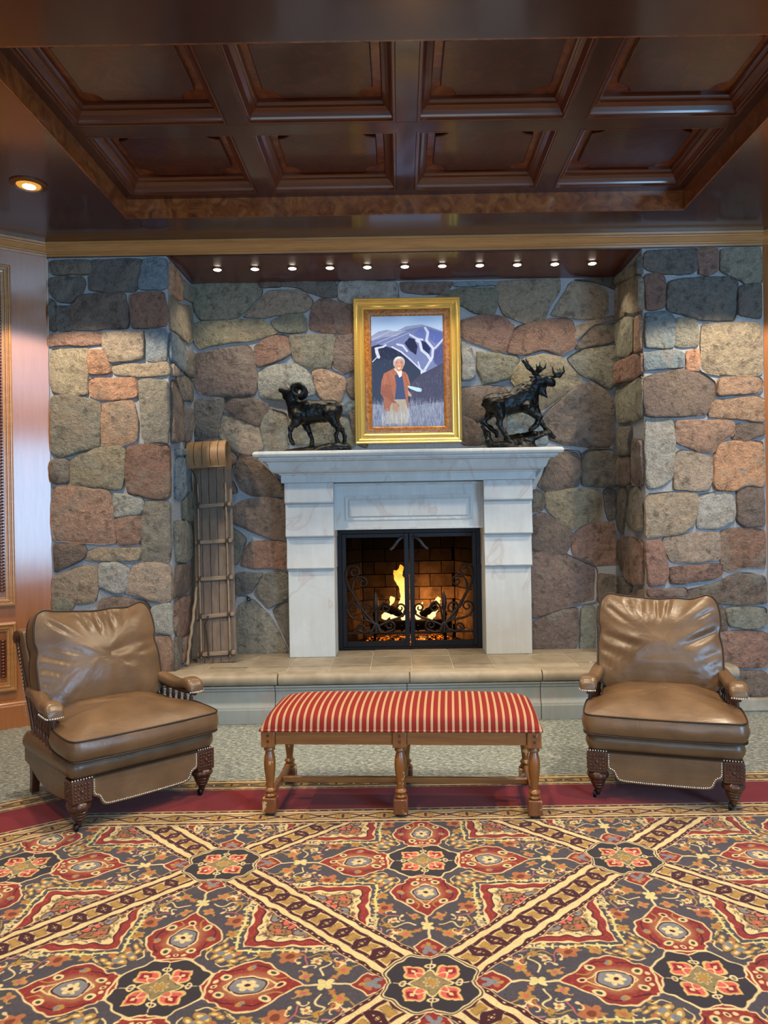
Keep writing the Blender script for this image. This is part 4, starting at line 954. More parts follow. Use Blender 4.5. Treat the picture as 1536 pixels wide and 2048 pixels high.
# ------------------------------------------------------------------ framed portrait
def portrait():
    S = 1.6; W, H = int(895*S)//4*4, int(1390*S)//4*4
    p = Paint(W, H, '#b9d2f2')
    T = lambda pts: [((x - 325) * S, (y - 305) * S) for x, y in pts]
    rng = np.random.default_rng(3)
    for i in range(24): p.poly([(0, H*.01*i), (W, H*.01*i), (W, H), (0, H)], np.array((.70 + .004*i, .80 + .003*i, .95)), .25)
    p.poly(T([(325,560),(420,500),(520,480),(640,500),(760,440),(850,430),(960,420),(1060,450),(1220,510),(1220,900),(325,900)]), '#8e98bb')
    p.poly(T([(325,620),(480,570),(640,560),(760,480),(880,460),(1000,440),(1220,520),(1220,1000),(325,1000)]), '#6a76a6')
    p.poly(T([(860,540),(920,480),(985,470),(1000,600),(900,570)]), '#5c6cae'); p.poly(T([(1050,480),(1220,530),(1210,640),(1120,660),(1050,600)]), '#5566ab')
    for a in ([(340,600),(560,500),(700,490)], [(400,640),(600,560),(760,500)], [(480,660),(680,570),(800,520)]): p.line(T(a), 9*S, '#c9d2ea', .5)
    p.poly(T([(325,690),(420,660),(520,690),(620,720),(760,800),(930,1000),(940,1100),(1220,1080),(1220,1440),(325,1440)]), '#1f2540')
    p.poly(T([(740,650),(800,580),(860,600),(900,690),(880,800),(800,740)]), '#1b2142'); p.poly(T([(940,620),(1000,640),(1060,720),(1040,800),(960,760)]), '#1e2750')
    p.poly(T([(1080,780),(1220,640),(1220,1000),(1100,900)]), '#444b80')
    for a, w in (([(990,450),(1030,520),(1010,620),(1090,720),(1080,830),(1000,960),(960,1020)], 30), ([(880,610),(930,640),(950,740),(1020,800),(1060,870)], 34), ([(800,540),(900,600),(960,610)], 24), ([(580,690),(700,760),(800,850),(900,950),(980,1020)], 20), ([(640,660),(720,680),(770,750)], 24), ([(390,700),(400,760),(420,820)], 40), ([(380,710),(480,690),(510,670)], 24), ([(1220,600),(1150,680),(1110,720)], 20), ([(340,880),(420,800)], 12), ([(900,880),(930,980)], 18)):
        p.line(T(a), w*S, '#c3cbe8', .92)
    for _ in range(260):
        x, y = rng.uniform(330,1215), rng.uniform(470,900); p.line(T([(x,y),(x+rng.uniform(-14,14),y+rng.uniform(10,40))]), 3*S, rng.choice(['#d4daf0','#46508a','#8c95c2']), .3)
    p.poly(T([(820,1140),(950,1030),(1060,980),(1220,900),(1220,1440),(780,1440)]), '#3b3550')
    for _ in range(500):
        x, y = rng.uniform(790,1215), rng.uniform(980,1430)
        if y > 1180 - (x-800)*.5: p.line(T([(x,y),(x+rng.uniform(-16,16),y-rng.uniform(15,50))]), 4*S, rng.choice(['#5c5470','#2a2740','#77708c','#4a4262']), .5)
    for _ in range(500):
        x, y = rng.uniform(330,800), rng.uniform(900,1430); p.line(T([(x,y),(x+rng.uniform(-5,5),y-rng.uniform(15,60))]), 5*S, rng.choice(['#141a34','#252c50','#1a2040']), .5)
    p.poly(T([(325,1400),(500,1430),(780,1440),(1000,1410),(1220,1390),(1220,1700),(325,1700)]), '#6d7392')
    for _ in range(1500):
        x, y = rng.uniform(330,1215), rng.uniform(1420,1700); p.line(T([(x,y),(x+rng.uniform(-22,22),y-rng.uniform(30,110))]), 3.2*S, rng.choice(['#a9b4d4','#8f94ac','#d4d8e6','#b4a8a4','#666c8c']), .55)
    # the standing person: tan jacket, navy sweater, light trousers, rolled sheet under the arm
    p.poly(T([(610,1340),(750,1350),(775,1480),(770,1650),(480,1650),(500,1500)]), '#b4a692')
    p.poly(T([(480,1025),(590,970),(640,1000),(700,1000),(745,1010),(775,1050),(805,1170),(775,1200),(770,1480),(740,1350),(610,1350),(560,1400),(540,1500),(475,1490),(470,1330),(435,1270),(450,1120)]), '#a8603f')
    p.poly(T([(615,1050),(700,1010),(720,1150),(745,1350),(610,1350),(630,1180)]), '#353f6c')
    p.poly(T([(595,960),(640,1010),(670,1080),(700,1060),(705,1000),(690,980)]), '#e6e2da')
    p.poly(T([(480,1150),(540,1170),(600,1360),(660,1420),(660,1480),(600,1420),(520,1330),(440,1290),(440,1240)]), '#96512f')
    for a in ([(520,1030),(560,1180),(590,1340)], [(730,1020),(780,1180)], [(450,1180),(500,1200)], [(445,1240),(510,1262)], [(530,1160),(560,1190),(600,1170)]): p.line(T(a), 6*S, '#74391f', .7)
    for a in ([(560,1000),(605,1100)], [(500,1050),(480,1200)], [(760,1060),(785,1150)]): p.line(T(a), 8*S, '#c98662', .5)
    p.poly(T([(580,1390),(640,1400),(670,1480),(640,1520),(580,1470)]), '#b98b72')
    p.poly(T([(770,1230),(815,1290),(815,1320),(775,1310)]), '#c89a86')
    p.poly(T([(780,1180),(930,1215),(945,1235),(930,1262),(880,1255),(790,1215),(770,1195)]), '#bfe0ee'); p.line(T([(930,1215),(920,1260)]), 5*S, '#88aac0')
    p.poly(T(smooth_path([(608,930),(606,870),(640,826),(700,828),(728,870),(724,940),(700,985),(668,1003),(634,985)], 40, True)), '#c48f78')
    p.poly(T([(690,860),(724,880),(722,940),(700,982),(680,990),(700,930)]), '#ad765f', .7)
    p.poly(T(smooth_path([(604,935),(598,880),(618,835),(665,812),(715,826),(740,870),(734,920),(726,930),(724,880),(690,850),(640,858),(618,900)], 40, True)), '#a9acb2')
    p.poly(T(smooth_path([(612,880),(630,835),(668,820),(700,828),(680,840),(640,850)], 30, True)), '#d5d7db')
    p.ell((640-325)*S, (893-305)*S, 9*S, 4*S, '#4a2c24'); p.ell((695-325)*S, (895-305)*S, 9*S, 4*S, '#4a2c24')
    p.line(T([(625,880),(655,878)]), 4*S, '#7c5a50'); p.line(T([(682,878),(710,882)]), 4*S, '#7c5a50')
    p.poly(T([(668,890),(660,928),(680,930)]), '#cf9a80', .8); p.line(T([(656,932),(680,934)]), 4*S, '#8d5444')
    p.poly(T([(646,950),(668,957),(692,950),(682,966),(668,971),(655,965)]), '#f3ece6'); p.line(T([(642,947),(668,955),(696,947)]), 3*S, '#97584a')
    p.line(T([(630,925),(640,950)]), 3*S, '#96604e'); p.line(T([(710,925),(700,950)]), 3*S, '#96604e')
    for _ in range(260):
        x, y = rng.uniform(440,800), rng.uniform(1540,1700); p.line(T([(x,y),(x+rng.uniform(-26,26),y-rng.uniform(50,130))]), 3*S, rng.choice(['#c9cede','#b9ac9c','#8f94ac','#e2e4ee']), .7)
    return p.down(2) if W % 2 == 0 and H % 2 == 0 else p.a
fx, fz0 = .012, 2.055
FW, FH = .866, 1.185
pic = thing('framed_portrait', 'gilt framed portrait of a smiling person in a tan jacket before ski slopes', 'picture', (fx, 6.035, fz0), 0)
pic.rotation_euler = (math.radians(-1.2), 0, 0)
def fring(m, x0, x1, z0, z1, prof): return m.sweep(prof, [((x0,0,z0),(1,0,1),(0,-1,0)), ((x1,0,z0),(-1,0,1),(0,-1,0)), ((x1,0,z1),(-1,0,-1),(0,-1,0)), ((x0,0,z1),(1,0,-1),(0,-1,0))], closed=True)
g1 = [(0, -.03), (0, .03), (.006, .034), (.012, .03), (.016, .026), (.02, .028), (.026, .030), (.034, .026), (.042, .014), (.05, .006), (.056, .006), (.062, .016), (.07, .018), (.077, .013), (.082, .008), (.086, .0), (.086, -.03)]
fring(MB(), -FW/2, FW/2, 0, FH, g1).build('gilt_frame', MAT['gold'], pic, smooth=35)
lin = [(0, -.02), (0, .006), (.01, .008), (.04, .002), (.046, -.004), (.054, -.012), (.054, -.02)]
a = .0855
MATL = NT('frame_liner'); v_ = MATL.coord(); f_ = MATL.noise(v_, 30, 5, .6, 1.5); MAT['liner'] = MATL.set(color=MATL.ramp(f_, [(.3, '#6e3a10'), (.55, '#a8692a'), (.7, '#bf8440')]), rough=.25, coat=.5)
fring(MB(), -FW/2 + a, FW/2 - a, a, FH - a, lin).build('burl_liner', MAT['liner'], pic, smooth=35)
a2 = a + .053
m = bpy.data.meshes.new('picture_print'); x0, x1, z0, z1 = -FW/2 + a2 - .004, FW/2 - a2 + .004, a2 - .004, FH - a2 + .004
m.from_pydata([(x0,.012,z0),(x1,.012,z0),(x1,.012,z1),(x0,.012,z1)], [], [(0,1,2,3)])
uv = m.uv_layers.new(name='UVMap')
for l, c in zip(uv.data, ((0,0),(1,0),(1,1),(0,1))): l.uv = c
link('picture_print', m, image_mat('portrait_print', portrait(), .25, .5, coat=.4), pic, label='print of a person before snowy mountains')
# ------------------------------------------------------------------ bronzes on the mantel
def ram():
    t = thing('ram_sculpture', 'dark bronze bighorn ram stepping with head raised on the mantel', 'sculpture', (-.735, 5.84, 1.969))
    k = .00049
    P = lambda x, z, y=0: ((x - 780)*k, y, (1440 - z)*k)
    c = lambda a, b, ra, rb, y=0, y2=None, **q: cone(P(*a, y), P(*b, y if y2 is None else y2), ra*k, rb*k, **q)
    pr = [c((520,770),(700,775),165,185, sq=(1,.72,1)), c((700,775),(1000,770),185,175, sq=(1,.72,1)), ell(P(1080,765), (.075,.058,.085)), c((1040,690),(1150,740),90,70),
          c((500,730),(420,560),130,100, sq=(1,.75,1)), c((430,560),(440,470),95,78), c((440,470),(330,440),80,62), c((340,445),(262,412),52,32), c((330,470),(300,535),45,22),
          c((250,405),(245,425),26,24), c((1200,700),(1225,770),24,12)]
    for y in (-.03, .03): pr.append(c((455,415),(500,360),20,14,y,y*2.2))   # ears
    leg = lambda L, y: [c(a[:2], b[:2], a[2], b[2], y) for a, b in zip(L[:-1], L[1:])]
    pr += leg([(1070,800,125),(1110,950,66),(1215,1050,36),(1265,1170,27),(1258,1265,25),(1240,1320,34)], .038)
    pr += leg([(1050,830,115),(1110,960,60),(1178,1060,34),(1135,1165,26),(1150,1235,26),(1178,1280,30)], -.042)
    pr += leg([(520,850,105),(500,955,66),(412,1040,36),(398,1170,26),(420,1245,26),(445,1290,30)], -.042)
    pr += leg([(610,890,95),(655,1020,46),(705,1130,30),(738,1225,26),(728,1290,26),(715,1345,36)], .040)
    pr += [ell(P(810,1430), (.268,.10,.030)), ell(P(1110,1360), (.12,.085,.040)), ell(P(1300,1375), (.032,.055,.040)), ell(P(930,1385), (.09,.09,.034)), ell(P(720,1390), (.08,.07,.030)), ell(P(420,1415), (.06,.07,.018)), ell(P(560,1395),(.05,.05,.02))]
    sculpt('body', pr, (-.30,-.12,.008), (.31,.12,.56), .0052, MAT['bronze'], t, k=.022, noise=.0028, freq=46, seed=4)
    for y0, s in ((-.035, -1), (.035, 1)):
        pts = []; n = 26
        for i in range(n + 1):
            a = math.radians(200 + 400 * i / n) ; r = 100 - 22 * i / n
            pts.append(P(545 + r*math.cos(a), 448 + r*math.sin(a), y0 + s * (.012 + .045 * i / n)))
        m = MB(); m.tube(pts, [k * (50 - 34 * (i/n)**1.3) * (1 + .06*math.sin(i*2.6)) for i in range(n + 1)], 10); m.build('horn', MAT['bronze'], t, smooth=70)
    MB().box(P(215,0)[0], P(1350,0)[0], -.10, .10, 0, .010).build('base_plate', MAT['bronze'], t, bevel=.003)
ram()
def moose():
    t = thing('moose_sculpture', 'dark bronze bull moose striding over a log on the right of the mantel', 'sculpture', (.866, 5.84, 1.969))
    k = .000541
    P = lambda x, z, y=0: ((x - 700)*k, y, (1400 - z)*k)
    c = lambda a, b, ra, rb, y=0, y2=None, **q: cone(P(*a, y), P(*b, y if y2 is None else y2), ra*k, rb*k, **q)
    pr = [c((370,735),(560,725),150,150, sq=(1,.66,1)), c((560,725),(830,655),150,190, sq=(1,.62,1)), c((700,560),(820,500),80,90, sq=(1,.7,1)),
          c((860,600),(990,440),150,98, sq=(1,.6,1)), c((1000,425),(1080,400),88,78), c((1080,400),(1180,400),76,58), c((1180,405),(1222,428),56,50), c((1190,440),(1215,450),44,36),
          c((1060,490),(1085,560),74,48, sq=(1,.5,1)), c((1085,570),(1140,645),34,14), c((230,690),(195,735),34,18), c((330,690),(390,700),110,120, sq=(1,.75,1))]
    for y, s in ((-.03,-1),(.03,1)): pr.append(c((1005,350),(915,318),26,12,y,y*1.9))
    leg = lambda L, y, y2=None: [c(a[:2], b[:2], a[2], b[2], y) for a, b in zip(L[:-1], L[1:])]
    pr += leg([(390,760,120),(445,900,66),(425,1030,34),(500,1165,29),(560,1250,28),(600,1315,40)], -.045)
    pr += leg([(340,800,95),(290,890,48),(205,970,34),(320,1065,28),(395,1130,27),(412,1185,30)], .042)
    pr += leg([(940,730,100),(1010,870,48),(1075,1010,33),(1150,1120,28),(1200,1180,28),(1245,1215,34)], .042)
    pr += leg([(840,800,95),(925,880,54),(1010,935,42),(975,1040,31),(920,1090,30),(880,1120,36)], -.045)
    pr += [ell(P(690,1400), (.225,.10,.036)), ell(P(470,1345), (.10,.08,.040)), ell(P(760,1320), (.11,.075,.040)),
           c((560,1235),(900,1180),55,48, .02), c((900,1180),(1180,1150),48,30, .02), c((620,1300),(1000,1220),60,36, -.02),
           c((190,1050),(265,1170),24,40, .01), c((265,1170),(310,1330),46,56, .01), ell(P(280,1280,-.02), (.03,.03,.034)), c((960,1220),(1140,1180),26,14,-.02)]
    sculpt('body', pr, (-.31,-.12,.008), (.33,.12,.72), .0055, MAT['bronze'], t, k=.022, noise=.0036, freq=40, seed=9)
    def antler(stem, palms, tines, name='antler'):
        q = [cone(a, b, ra*k, rb*k) for a, b, ra, rb in stem] + [cone(a, b, ra*k, rb*k, sq=(1,.42,1)) for a, b, ra, rb in palms] + [cone(a, b, ra*k, rb*k) for a, b, ra, rb in tines]
        pts = [p for d in q for p in (d['a'], d['b'])]; lo = np.min(pts, 0) - .04; hi = np.max(pts, 0) + .04
        sculpt(name, q, lo, hi, .0042, MAT['bronze'], t, k=.010, noise=.001, freq=60, seed=2)
    a = lambda x, z, y: P(x, z, y)
    antler([(a(1040,345,-.02), a(940,300,-.06), 20, 22)], [(a(940,300,-.06), a(850,235,-.10), 26, 36), (a(850,240,-.10), a(810,210,-.11), 34, 24), (a(985,300,-.055), a(1015,250,-.075), 34, 44)],
           [(a(850,230,-.10), a(770,165,-.12), 20, 16), (a(775,170,-.12), a(735,140,-.13), 16, 6), (a(780,170,-.12), a(770,130,-.13), 12, 5), (a(830,210,-.10), a(808,105,-.11), 18, 6), (a(845,210,-.10), a(842,125,-.10), 14, 5), (a(985,280,-.07), a(966,190,-.085), 16, 6), (a(1015,250,-.08), a(1015,160,-.09), 17, 6), (a(1035,275,-.07), a(1090,240,-.085), 17, 13), (a(1090,240,-.085), a(1110,175,-.09), 13, 5)])
    antler([(a(1085,340,.02), a(1180,332,.06), 20, 20), (a(1180,332,.06), a(1270,310,.08), 20, 26)], [(a(1275,305,.08), a(1350,280,.09), 34, 46), (a(1350,280,.09), a(1385,240,.10), 42, 26)],
           [(a(1280,285,.08), a(1262,165,.085), 20, 6), (a(1385,240,.10), a(1375,180,.10), 17, 6), (a(1355,240,.10), a(1335,205,.10), 14, 6), (a(1370,300,.09), a(1430,235,.10), 24, 17), (a(1430,235,.10), a(1432,150,.10), 17, 6)])
    MB().box(P(300,0)[0], P(1100,0)[0], -.095, .095, 0, .010).build('base_plate', MAT['bronze'], t, bevel=.003)
moose()

# ------------------------------------------------------------------ striped bench
def bench():
    t = thing('upholstered_bench', 'long wooden bench with red and cream striped cushion on turned legs', 'bench', (-.088, 3.577, .012), math.radians(-3.9))
    # local: x along the bench, y=0 at the front legs, +y away from the camera
    HX, DY, bw = .64, .44, .034
    z0, z1 = .345, .412
    MATL = MAT['oak']
    def leg(x, y):
        m = MB().box(x-bw, x+bw, y-bw, y+bw, z0 - .012, z1)
        o = m.build('leg', MAT['oak_leg'], t, bevel=.004)
        prof = [(.020,.085),(.027,.088),(.030,.094),(.026,.101),(.020,.105),(.026,.112),(.029,.118),(.025,.125),(.018,.131),(.0185,.15),(.023,.185),(.0275,.22),(.029,.25),(.0265,.28),(.021,.302),(.019,.309),(.026,.313),(.028,.319),(.024,.326),(.022,.334)]
        MB().lathe(prof, 20, (x, y, 0)).build('turning', MAT['oak_leg'], o, smooth=50)
        MB().box(x-bw, x+bw, y-bw, y+bw, .012, .086).build('foot_block', MAT['oak_worn'], o, bevel=.006)
        MB().lathe([(.024,.0),(.026,.004),(.026,.013)], 14, (x, y, 0)).build('glide', MAT['welt'], o)
        if y == 0:
            for dz in (.018, .046): MB().box(x-.006, x+.006, y-bw-.0015, y-bw+.004, z0+dz-.006, z0+dz+.006).build('peg', MAT['walnut'], o)
        return o
    for x in (-HX, 0, HX):
        for y in (0, DY): leg(x, y)
    for a, b in ((-HX+bw, -bw), (bw, HX-bw)):
        MB().box(a, b, -.022, .002, z0, z1 - .002).build('front_rail', MATL, t, bevel=.003)
        MB().box(a, b, DY-.002, DY+.022, z0, z1 - .002).build('rear_rail', MATL, t, bevel=.003)
    for x in (-HX, HX):
        MB().box(x-.012, x+.012, bw, DY-bw, z0, z1 - .002).build('end_rail', MATL, t, bevel=.003)
        MB().box(x-.012, x+.012, bw, DY-bw, .075, .108).build('end_stretcher', MATL, t, bevel=.004)
    MB().box(-.014, .014, bw, DY-bw, .075, .108).build('cross_stretcher', MATL, t, bevel=.004)
    MB().box(-HX+.012, HX-.012, DY/2-.014, DY/2+.014, .078, .108).build('long_stretcher', MATL, t, bevel=.004)
    # cushion: a domed pad with rolled edges
    n = 8; X0, X1, Y0, Y1 = -HX - .036, HX + .036, -.042, DY + .042
    nx, ny = 72, 36; m = MB()
    for j in range(ny + 1):
        for i in range(nx + 1):
            u, v = 2*i/nx - 1, 2*j/ny - 1
            uu = math.copysign(1 - (1 - abs(u))**1.5, u); vv = math.copysign(1 - (1 - abs(v))**1.5, v)
            e = (1 - abs(uu)**7) * (1 - abs(vv)**3.2); h = .052*min(1, e*5)**.5*.6 + .062*e**.62
            x = (X0+X1)/2 + (X1-X0)/2*uu; y = (Y0+Y1)/2 + (Y1-Y0)/2*vv
            m.v.append((x, y, z1 + .012 + h + .002*math.sin(x*9)*e))
    W = nx + 1
    for j in range(ny):
        for i in range(nx): m.f.append((j*W+i, j*W+i+1, (j+1)*W+i+1, (j+1)*W+i))
    # side skirt down to the frame
    ed = [i for i in range(W)] + [j*W+nx for j in range(1, ny+1)] + [ny*W+i for i in range(nx-1, -1, -1)] + [j*W for j in range(ny-1, 0, -1)]
    b0 = len(m.v)
    for q in ed: m.v.append((m.v[q][0], m.v[q][1], z1 + .001))
    for a in range(len(ed)): b = (a+1) % len(ed); m.f.append((ed[a], b0+a, b0+b, ed[b]))
    m.f.append(tuple(b0 + a for a in range(len(ed))))
    cu = m.build('cushion', MAT['stripe'], t, smooth=60)
    r = .006; pts = [(X0,Y0),(X1,Y0),(X1,Y1),(X0,Y1)]; pp = resample(chaikin(pts, 3), 220)
    pp = [(max(X0, min(X1, x*1.012)), Y0 + (y - Y0)*1.0, z1 + .006) for x, y in resample(pts, 220)]
    MB().tube(pp, r, 6, closed=True).build('piping', MAT['stripe'], t, smooth=70)
bench()

# ------------------------------------------------------------------ leather armchairs
def armchair(label, loc, rz, seed, creases, screases):
    t = thing('leather_armchair', label, 'armchair', loc, rz, 'matching leather armchairs')
    t.scale = (.9, 1, 1)
    LE, WN, WE, NA = MAT['leather'], MAT['walnut'], MAT['welt'], MAT['nail']
    # seat cushion, wider in front of the arms
    o = [(-.30,.22),(-.33,.16),(-.335,-.06),(-.35,-.14),(-.405,-.185),(-.418,-.24),(-.42,-.40),(-.405,-.455),(-.36,-.472),(-.18,-.482),(0,-.486)]
    o = o + [(-x, y) for x, y in o[-2::-1]]
    o = smooth_path(o, 84, True)
    M = Matrix.Translation((0, 0, .408)) @ Matrix.Rotation(math.radians(2.0), 4, 'X')
    m, up, dn = cushion(o, .098, .062, 168, bulge=.014, creases=screases, wob=.005, freq=7, seed=seed, M=M)
    sc = m.build('seat_cushion', LE, t, smooth=70)
    MB().tube(up, .0045, 6, closed=True).build('welt', WE, sc, smooth=70); MB().tube(dn, .0045, 6, closed=True).build('welt', WE, sc, smooth=70)
    # back cushion
    a = math.radians(-17)
    o = [(-.30,-.262),(-.345,-.235),(-.362,-.17),(-.366,-.02),(-.352,.06),(-.362,.11),(-.356,.19),(-.335,.245),(-.295,.268),(-.235,.258),(-.12,.248),(0,.240),(.10,.247),(.20,.243),(.29,.266),(.335,.24),(.356,.18),(.362,.10),(.350,.05),(.366,-.04),(.362,-.17),(.345,-.235),(.30,-.262),(.15,-.270),(0,-.272),(-.15,-.270)]
    o = smooth_path(o, 130, True)
    B = Matrix((( 1,0,0,0),(0,0,-1,0),(0,1,0,0),(0,0,0,1)))      # plan (a,b,c) -> (x, -c, z): the crown faces the sitter
    M = Matrix.Translation((0, .205, .700)) @ Matrix.Rotation(a, 4, 'X') @ B
    m, up, dn = cushion(o, .118, .066, 190, bulge=.012, creases=creases, wob=.006, freq=8, seed=seed+1, M=M, bottom=True)
    bc = m.build('back_cushion', LE, t, smooth=70)
    MB().tube(up, .0045, 6, closed=True).build('welt', WE, bc, smooth=70); MB().tube(dn, .0045, 6, closed=True).build('welt', WE, bc, smooth=70)
    # back shell with carved edge
    prof = [(.28,.245,.33),(.40,.272,.335),(.60,.335,.35),(.78,.405,.362),(.845,.435,.362),(.855,.455,.355)]
    m = MB()
    for z, y, w in prof:
        for x, dy in ((-w,0),(-w*.97,-.025),(w*.97,-.025),(w,0),(w,.055),(-w,.055)): m.v.append((x, y + dy, z))
    for i in range(len(prof) - 1):
        for q in range(6): m.f.append((i*6+q, i*6+(q+1)%6, (i+1)*6+(q+1)%6, (i+1)*6+q))
    m.f += [tuple(range(6))[::-1], tuple((len(prof)-1)*6 + q for q in range(6))]
    bs = m.build('back_shell', LE, t, bevel=.014)
    for s in (-1, 1):
        pth = smooth_path([(s*(w+.004), y + .045, z) for z, y, w in prof[:5]], 20)
        m = MB().tube(pth, .014, 8); 
        m.build('back_post', WN, t, smooth=60)
        MB().lathe([(.008,-.014),(.034,-.012),(.038,-.004),(.026,.006),(.030,.010),(.012,.016)], 14, (s*.372, .465, .815), Matrix.Rotation(PI/2*s, 4, 'Y'), lambda an, i: 1 + .08*math.cos(8*an)).build('carved_rosette', WN, t, smooth=50)
        m = MB()
        for z in np.arange(.42, .77, .019):
            y = np.interp(z, [p[0] for p in prof], [p[1] for p in prof]); m.lathe([(.006,-.004),(.0075,0),(.004,.003)], 6, (s*.372, y + .028, z), Matrix.Rotation(PI/2*s, 4, 'Y'))
        m.build('nail_row', NA, t, smooth=60, kind='stuff')
        # arm pad: low dip behind, rounded swelling knuckle in front
        pts = smooth_path([(s*.352,.275,.545),(s*.362,.16,.553),(s*.378,.05,.540),(s*.392,-.04,.527),(s*.402,-.10,.533),(s*.407,-.16,.546),(s*.409,-.21,.540),(s*.409,-.245,.522)], 42)
        nn = len(pts); hw = np.interp(np.linspace(0,1,nn), [0,.3,.55,.75,.92,1], [.036,.040,.040,.050,.052,.040]); hh = np.interp(np.linspace(0,1,nn), [0,.3,.55,.75,.92,1], [.030,.030,.028,.036,.036,.020])
        m = MB(); k = 18
        for i, (x, y, z) in enumerate(pts):
            for q in range(k):
                an = 2*PI*q/k; ca, sa = math.cos(an), math.sin(an)
                px = math.copysign(abs(ca)**.6, ca)*hw[i]; pz = math.copysign(abs(sa)**.7, sa)*hh[i]
                if sa < 0: pz *= .8
                m.v.append((x + px, y, z + pz))
        for i in range(nn-1):
            for q in range(k): m.f.append((i*k+q, i*k+(q+1)%k, (i+1)*k+(q+1)%k, (i+1)*k+q))
        m.f += [tuple(range(k))[::-1], tuple((nn-1)*k+q for q in range(k))]
        ap = m.build('arm_pad', LE, t, smooth=60)
        m = MB()
        for q in np.linspace(-1, 1, 8):
            x = s*.409 + q*.040; y = -.252 + .012*q*q; m.lathe([(.0055,-.003),(.0045,.002),(.001,.0045)], 8, (x, y, .508), Matrix.Rotation(PI/2, 4, 'X'))
        for y in np.arange(-.235, -.12, .02): m.lathe([(.0055,-.003),(.0045,.002),(.001,.0045)], 8, (s*(.409+.048), y, .510 + .05*(y+.235)), Matrix.Rotation(PI/2*s, 4, 'Y'))
        m.build('nail_row', NA, ap, smooth=60, kind='stuff')
        # arm rail, spindles
        m = MB(); rp = smooth_path([(s*.352,.27,.515),(s*.378,.05,.512),(s*.40,-.09,.500),(s*.407,-.19,.502),(s*.407,-.225,.500)], 18)
        m.tube(rp, .016, 8); m.build('arm_rail', WN, t, smooth=60)
        for y in np.linspace(-.19, .17, 7):
            x = s*np.interp(y, [-.2, .05, .27], [.402, .380, .355]); zb, zt = .298, .502
            q = [(0,.008),(.06,.011),(.12,.007),(.18,.010),(.3,.014),(.42,.009),(.5,.006),(.58,.012),(.66,.007),(.8,.012),(.92,.008),(1,.010)]
            MB().lathe([(r, zb + (zt-zb)*f) for f, r in q], 10, (x, y, 0)).build('spindle', WN, t, smooth=60)
        # side seat rail and side panel
        MB().box(*sorted((s*.345, s*.402)), -.34, .29, .268, .300).build('seat_rail', WN, t, bevel=.006)
        pl = [(-.335,.262),(-.335,.140),(-.25,.120),(-.10,.112),(.08,.130),(.20,.170),(.29,.185),(.29,.262)]
        xa, xb = sorted((s*.360, s*.392))
        m = MB(); m.prism(pl, lambda a_, b_: V(xa, a_, b_), lambda a_, b_: V(xb, a_, b_)); m.build('side_panel', LE, t, bevel=.006)
        # front corner block, carved
        bx = s*.352
        blk = MB().box(bx-.052, bx+.052, -.428, -.328, .140, .246).build('corner_block', WN, t, bevel=.004)
        for face in ('f', 's'):
            m = MB()
            for i in range(5):
                for j in range(5):
                    r = .0075; u = (i-2)*.0165; w = .193 + (j-2)*.0165
                    Mx = Matrix.Rotation(PI/2, 4, 'X') if face == 'f' else Matrix.Rotation(PI/2*s, 4, 'Y')
                    c_ = (bx+u, -.428, w) if face == 'f' else (bx+s*.052, -.378+u, w)
                    if max(abs(i-2), abs(j-2)) == 2 or (i+j) % 2 == 0: m.lathe([(r,-.002),(r*.8,.003),(r*.3,.006)], 7, c_, Mx)
            m.lathe([(.011,-.002),(.009,.006),(.003,.010)], 10, (bx, -.428, .193) if face == 'f' else (bx+s*.052, -.378, .193), Matrix.Rotation(PI/2, 4, 'X') if face == 'f' else Matrix.Rotation(PI/2*s, 4, 'Y'))
            m.build('carving', WN, blk, smooth=50)
        # turned front leg with gadrooned knop and caster
        lp = [(.040,.142),(.044,.136),(.0555,.128),(.060,.115),(.056,.102),(.046,.094),(.043,.090),(.046,.086),(.043,.081),(.038,.074),(.040,.070),(.036,.065),(.031,.058),(.033,.054),(.027,.048),(.021,.040),(.019,.030)]
        lg = MB().lathe(lp[::-1], 40, (bx, -.378, .005), None, lambda an, i: 1 + (.075*abs(math.cos(5*an)) - .04 if 11 <= i <= 15 else 0)).build('front_leg', WN, t, smooth=60)
        MB().lathe([(.006,.012),(.013,.020),(.016,.036),(.014,.040)], 12, (bx, -.378, 0)).build('caster_socket', MAT['steel'], lg, smooth=50)
        MB().lathe([(.004,-.009),(.017,-.008),(.0185,0),(.017,.008),(.004,.009)], 16, (bx-.018, -.386, .0185), Matrix.Rotation(PI/2, 4, 'Y')).build('caster_wheel', MAT['iron'], lg, smooth=50)
        # splayed square rear leg
        m = MB(); lv = [(.262,.0,.021),(.242,.09,.023),(.238,.19,.026)]
        for y, z, h_ in lv:
            for dx, dy in ((-1,-1),(1,-1),(1,1),(-1,1)): m.v.append((s*.335 + dx*h_, y + .045 + dy*h_, z))
        for i in range(2):
            for q in range(4): m.f.append((i*4+q, i*4+(q+1)%4, (i+1)*4+(q+1)%4, (i+1)*4+q))
        m.f += [(3,2,1,0),(8,9,10,11)]; m.build('rear_leg', WN, t, bevel=.004)
    # upholstered deck roll under the cushion
    o = rrect(-.394, .394, -.418, .27, .03)
    m, up, dn = cushion(o, .092, .012, 160, bulge=.022, M=Matrix.Translation((0,0,.298)), wob=.0015, seed=seed+3); m.build('seat_deck', LE, t, smooth=60)
    # drop front apron with nail trim
    y = -.424
    A = [(-.299,.250),(.299,.250),(.299,.168),(.293,.157),(.278,.152),(.265,.144),(.258,.128),(.250,.113),(.236,.104),(.21,.100),(.10,.098),(-.10,.098),(-.21,.100),(-.236,.104),(-.250,.113),(-.258,.128),(-.265,.144),(-.278,.152),(-.293,.157),(-.299,.168)]
    m = MB(); m.prism(A, lambda a_, b_: V(a_, y + .03, b_), lambda a_, b_: V(a_, y - .004, b_)); ap = m.build('apron', LE, t, bevel=.004)
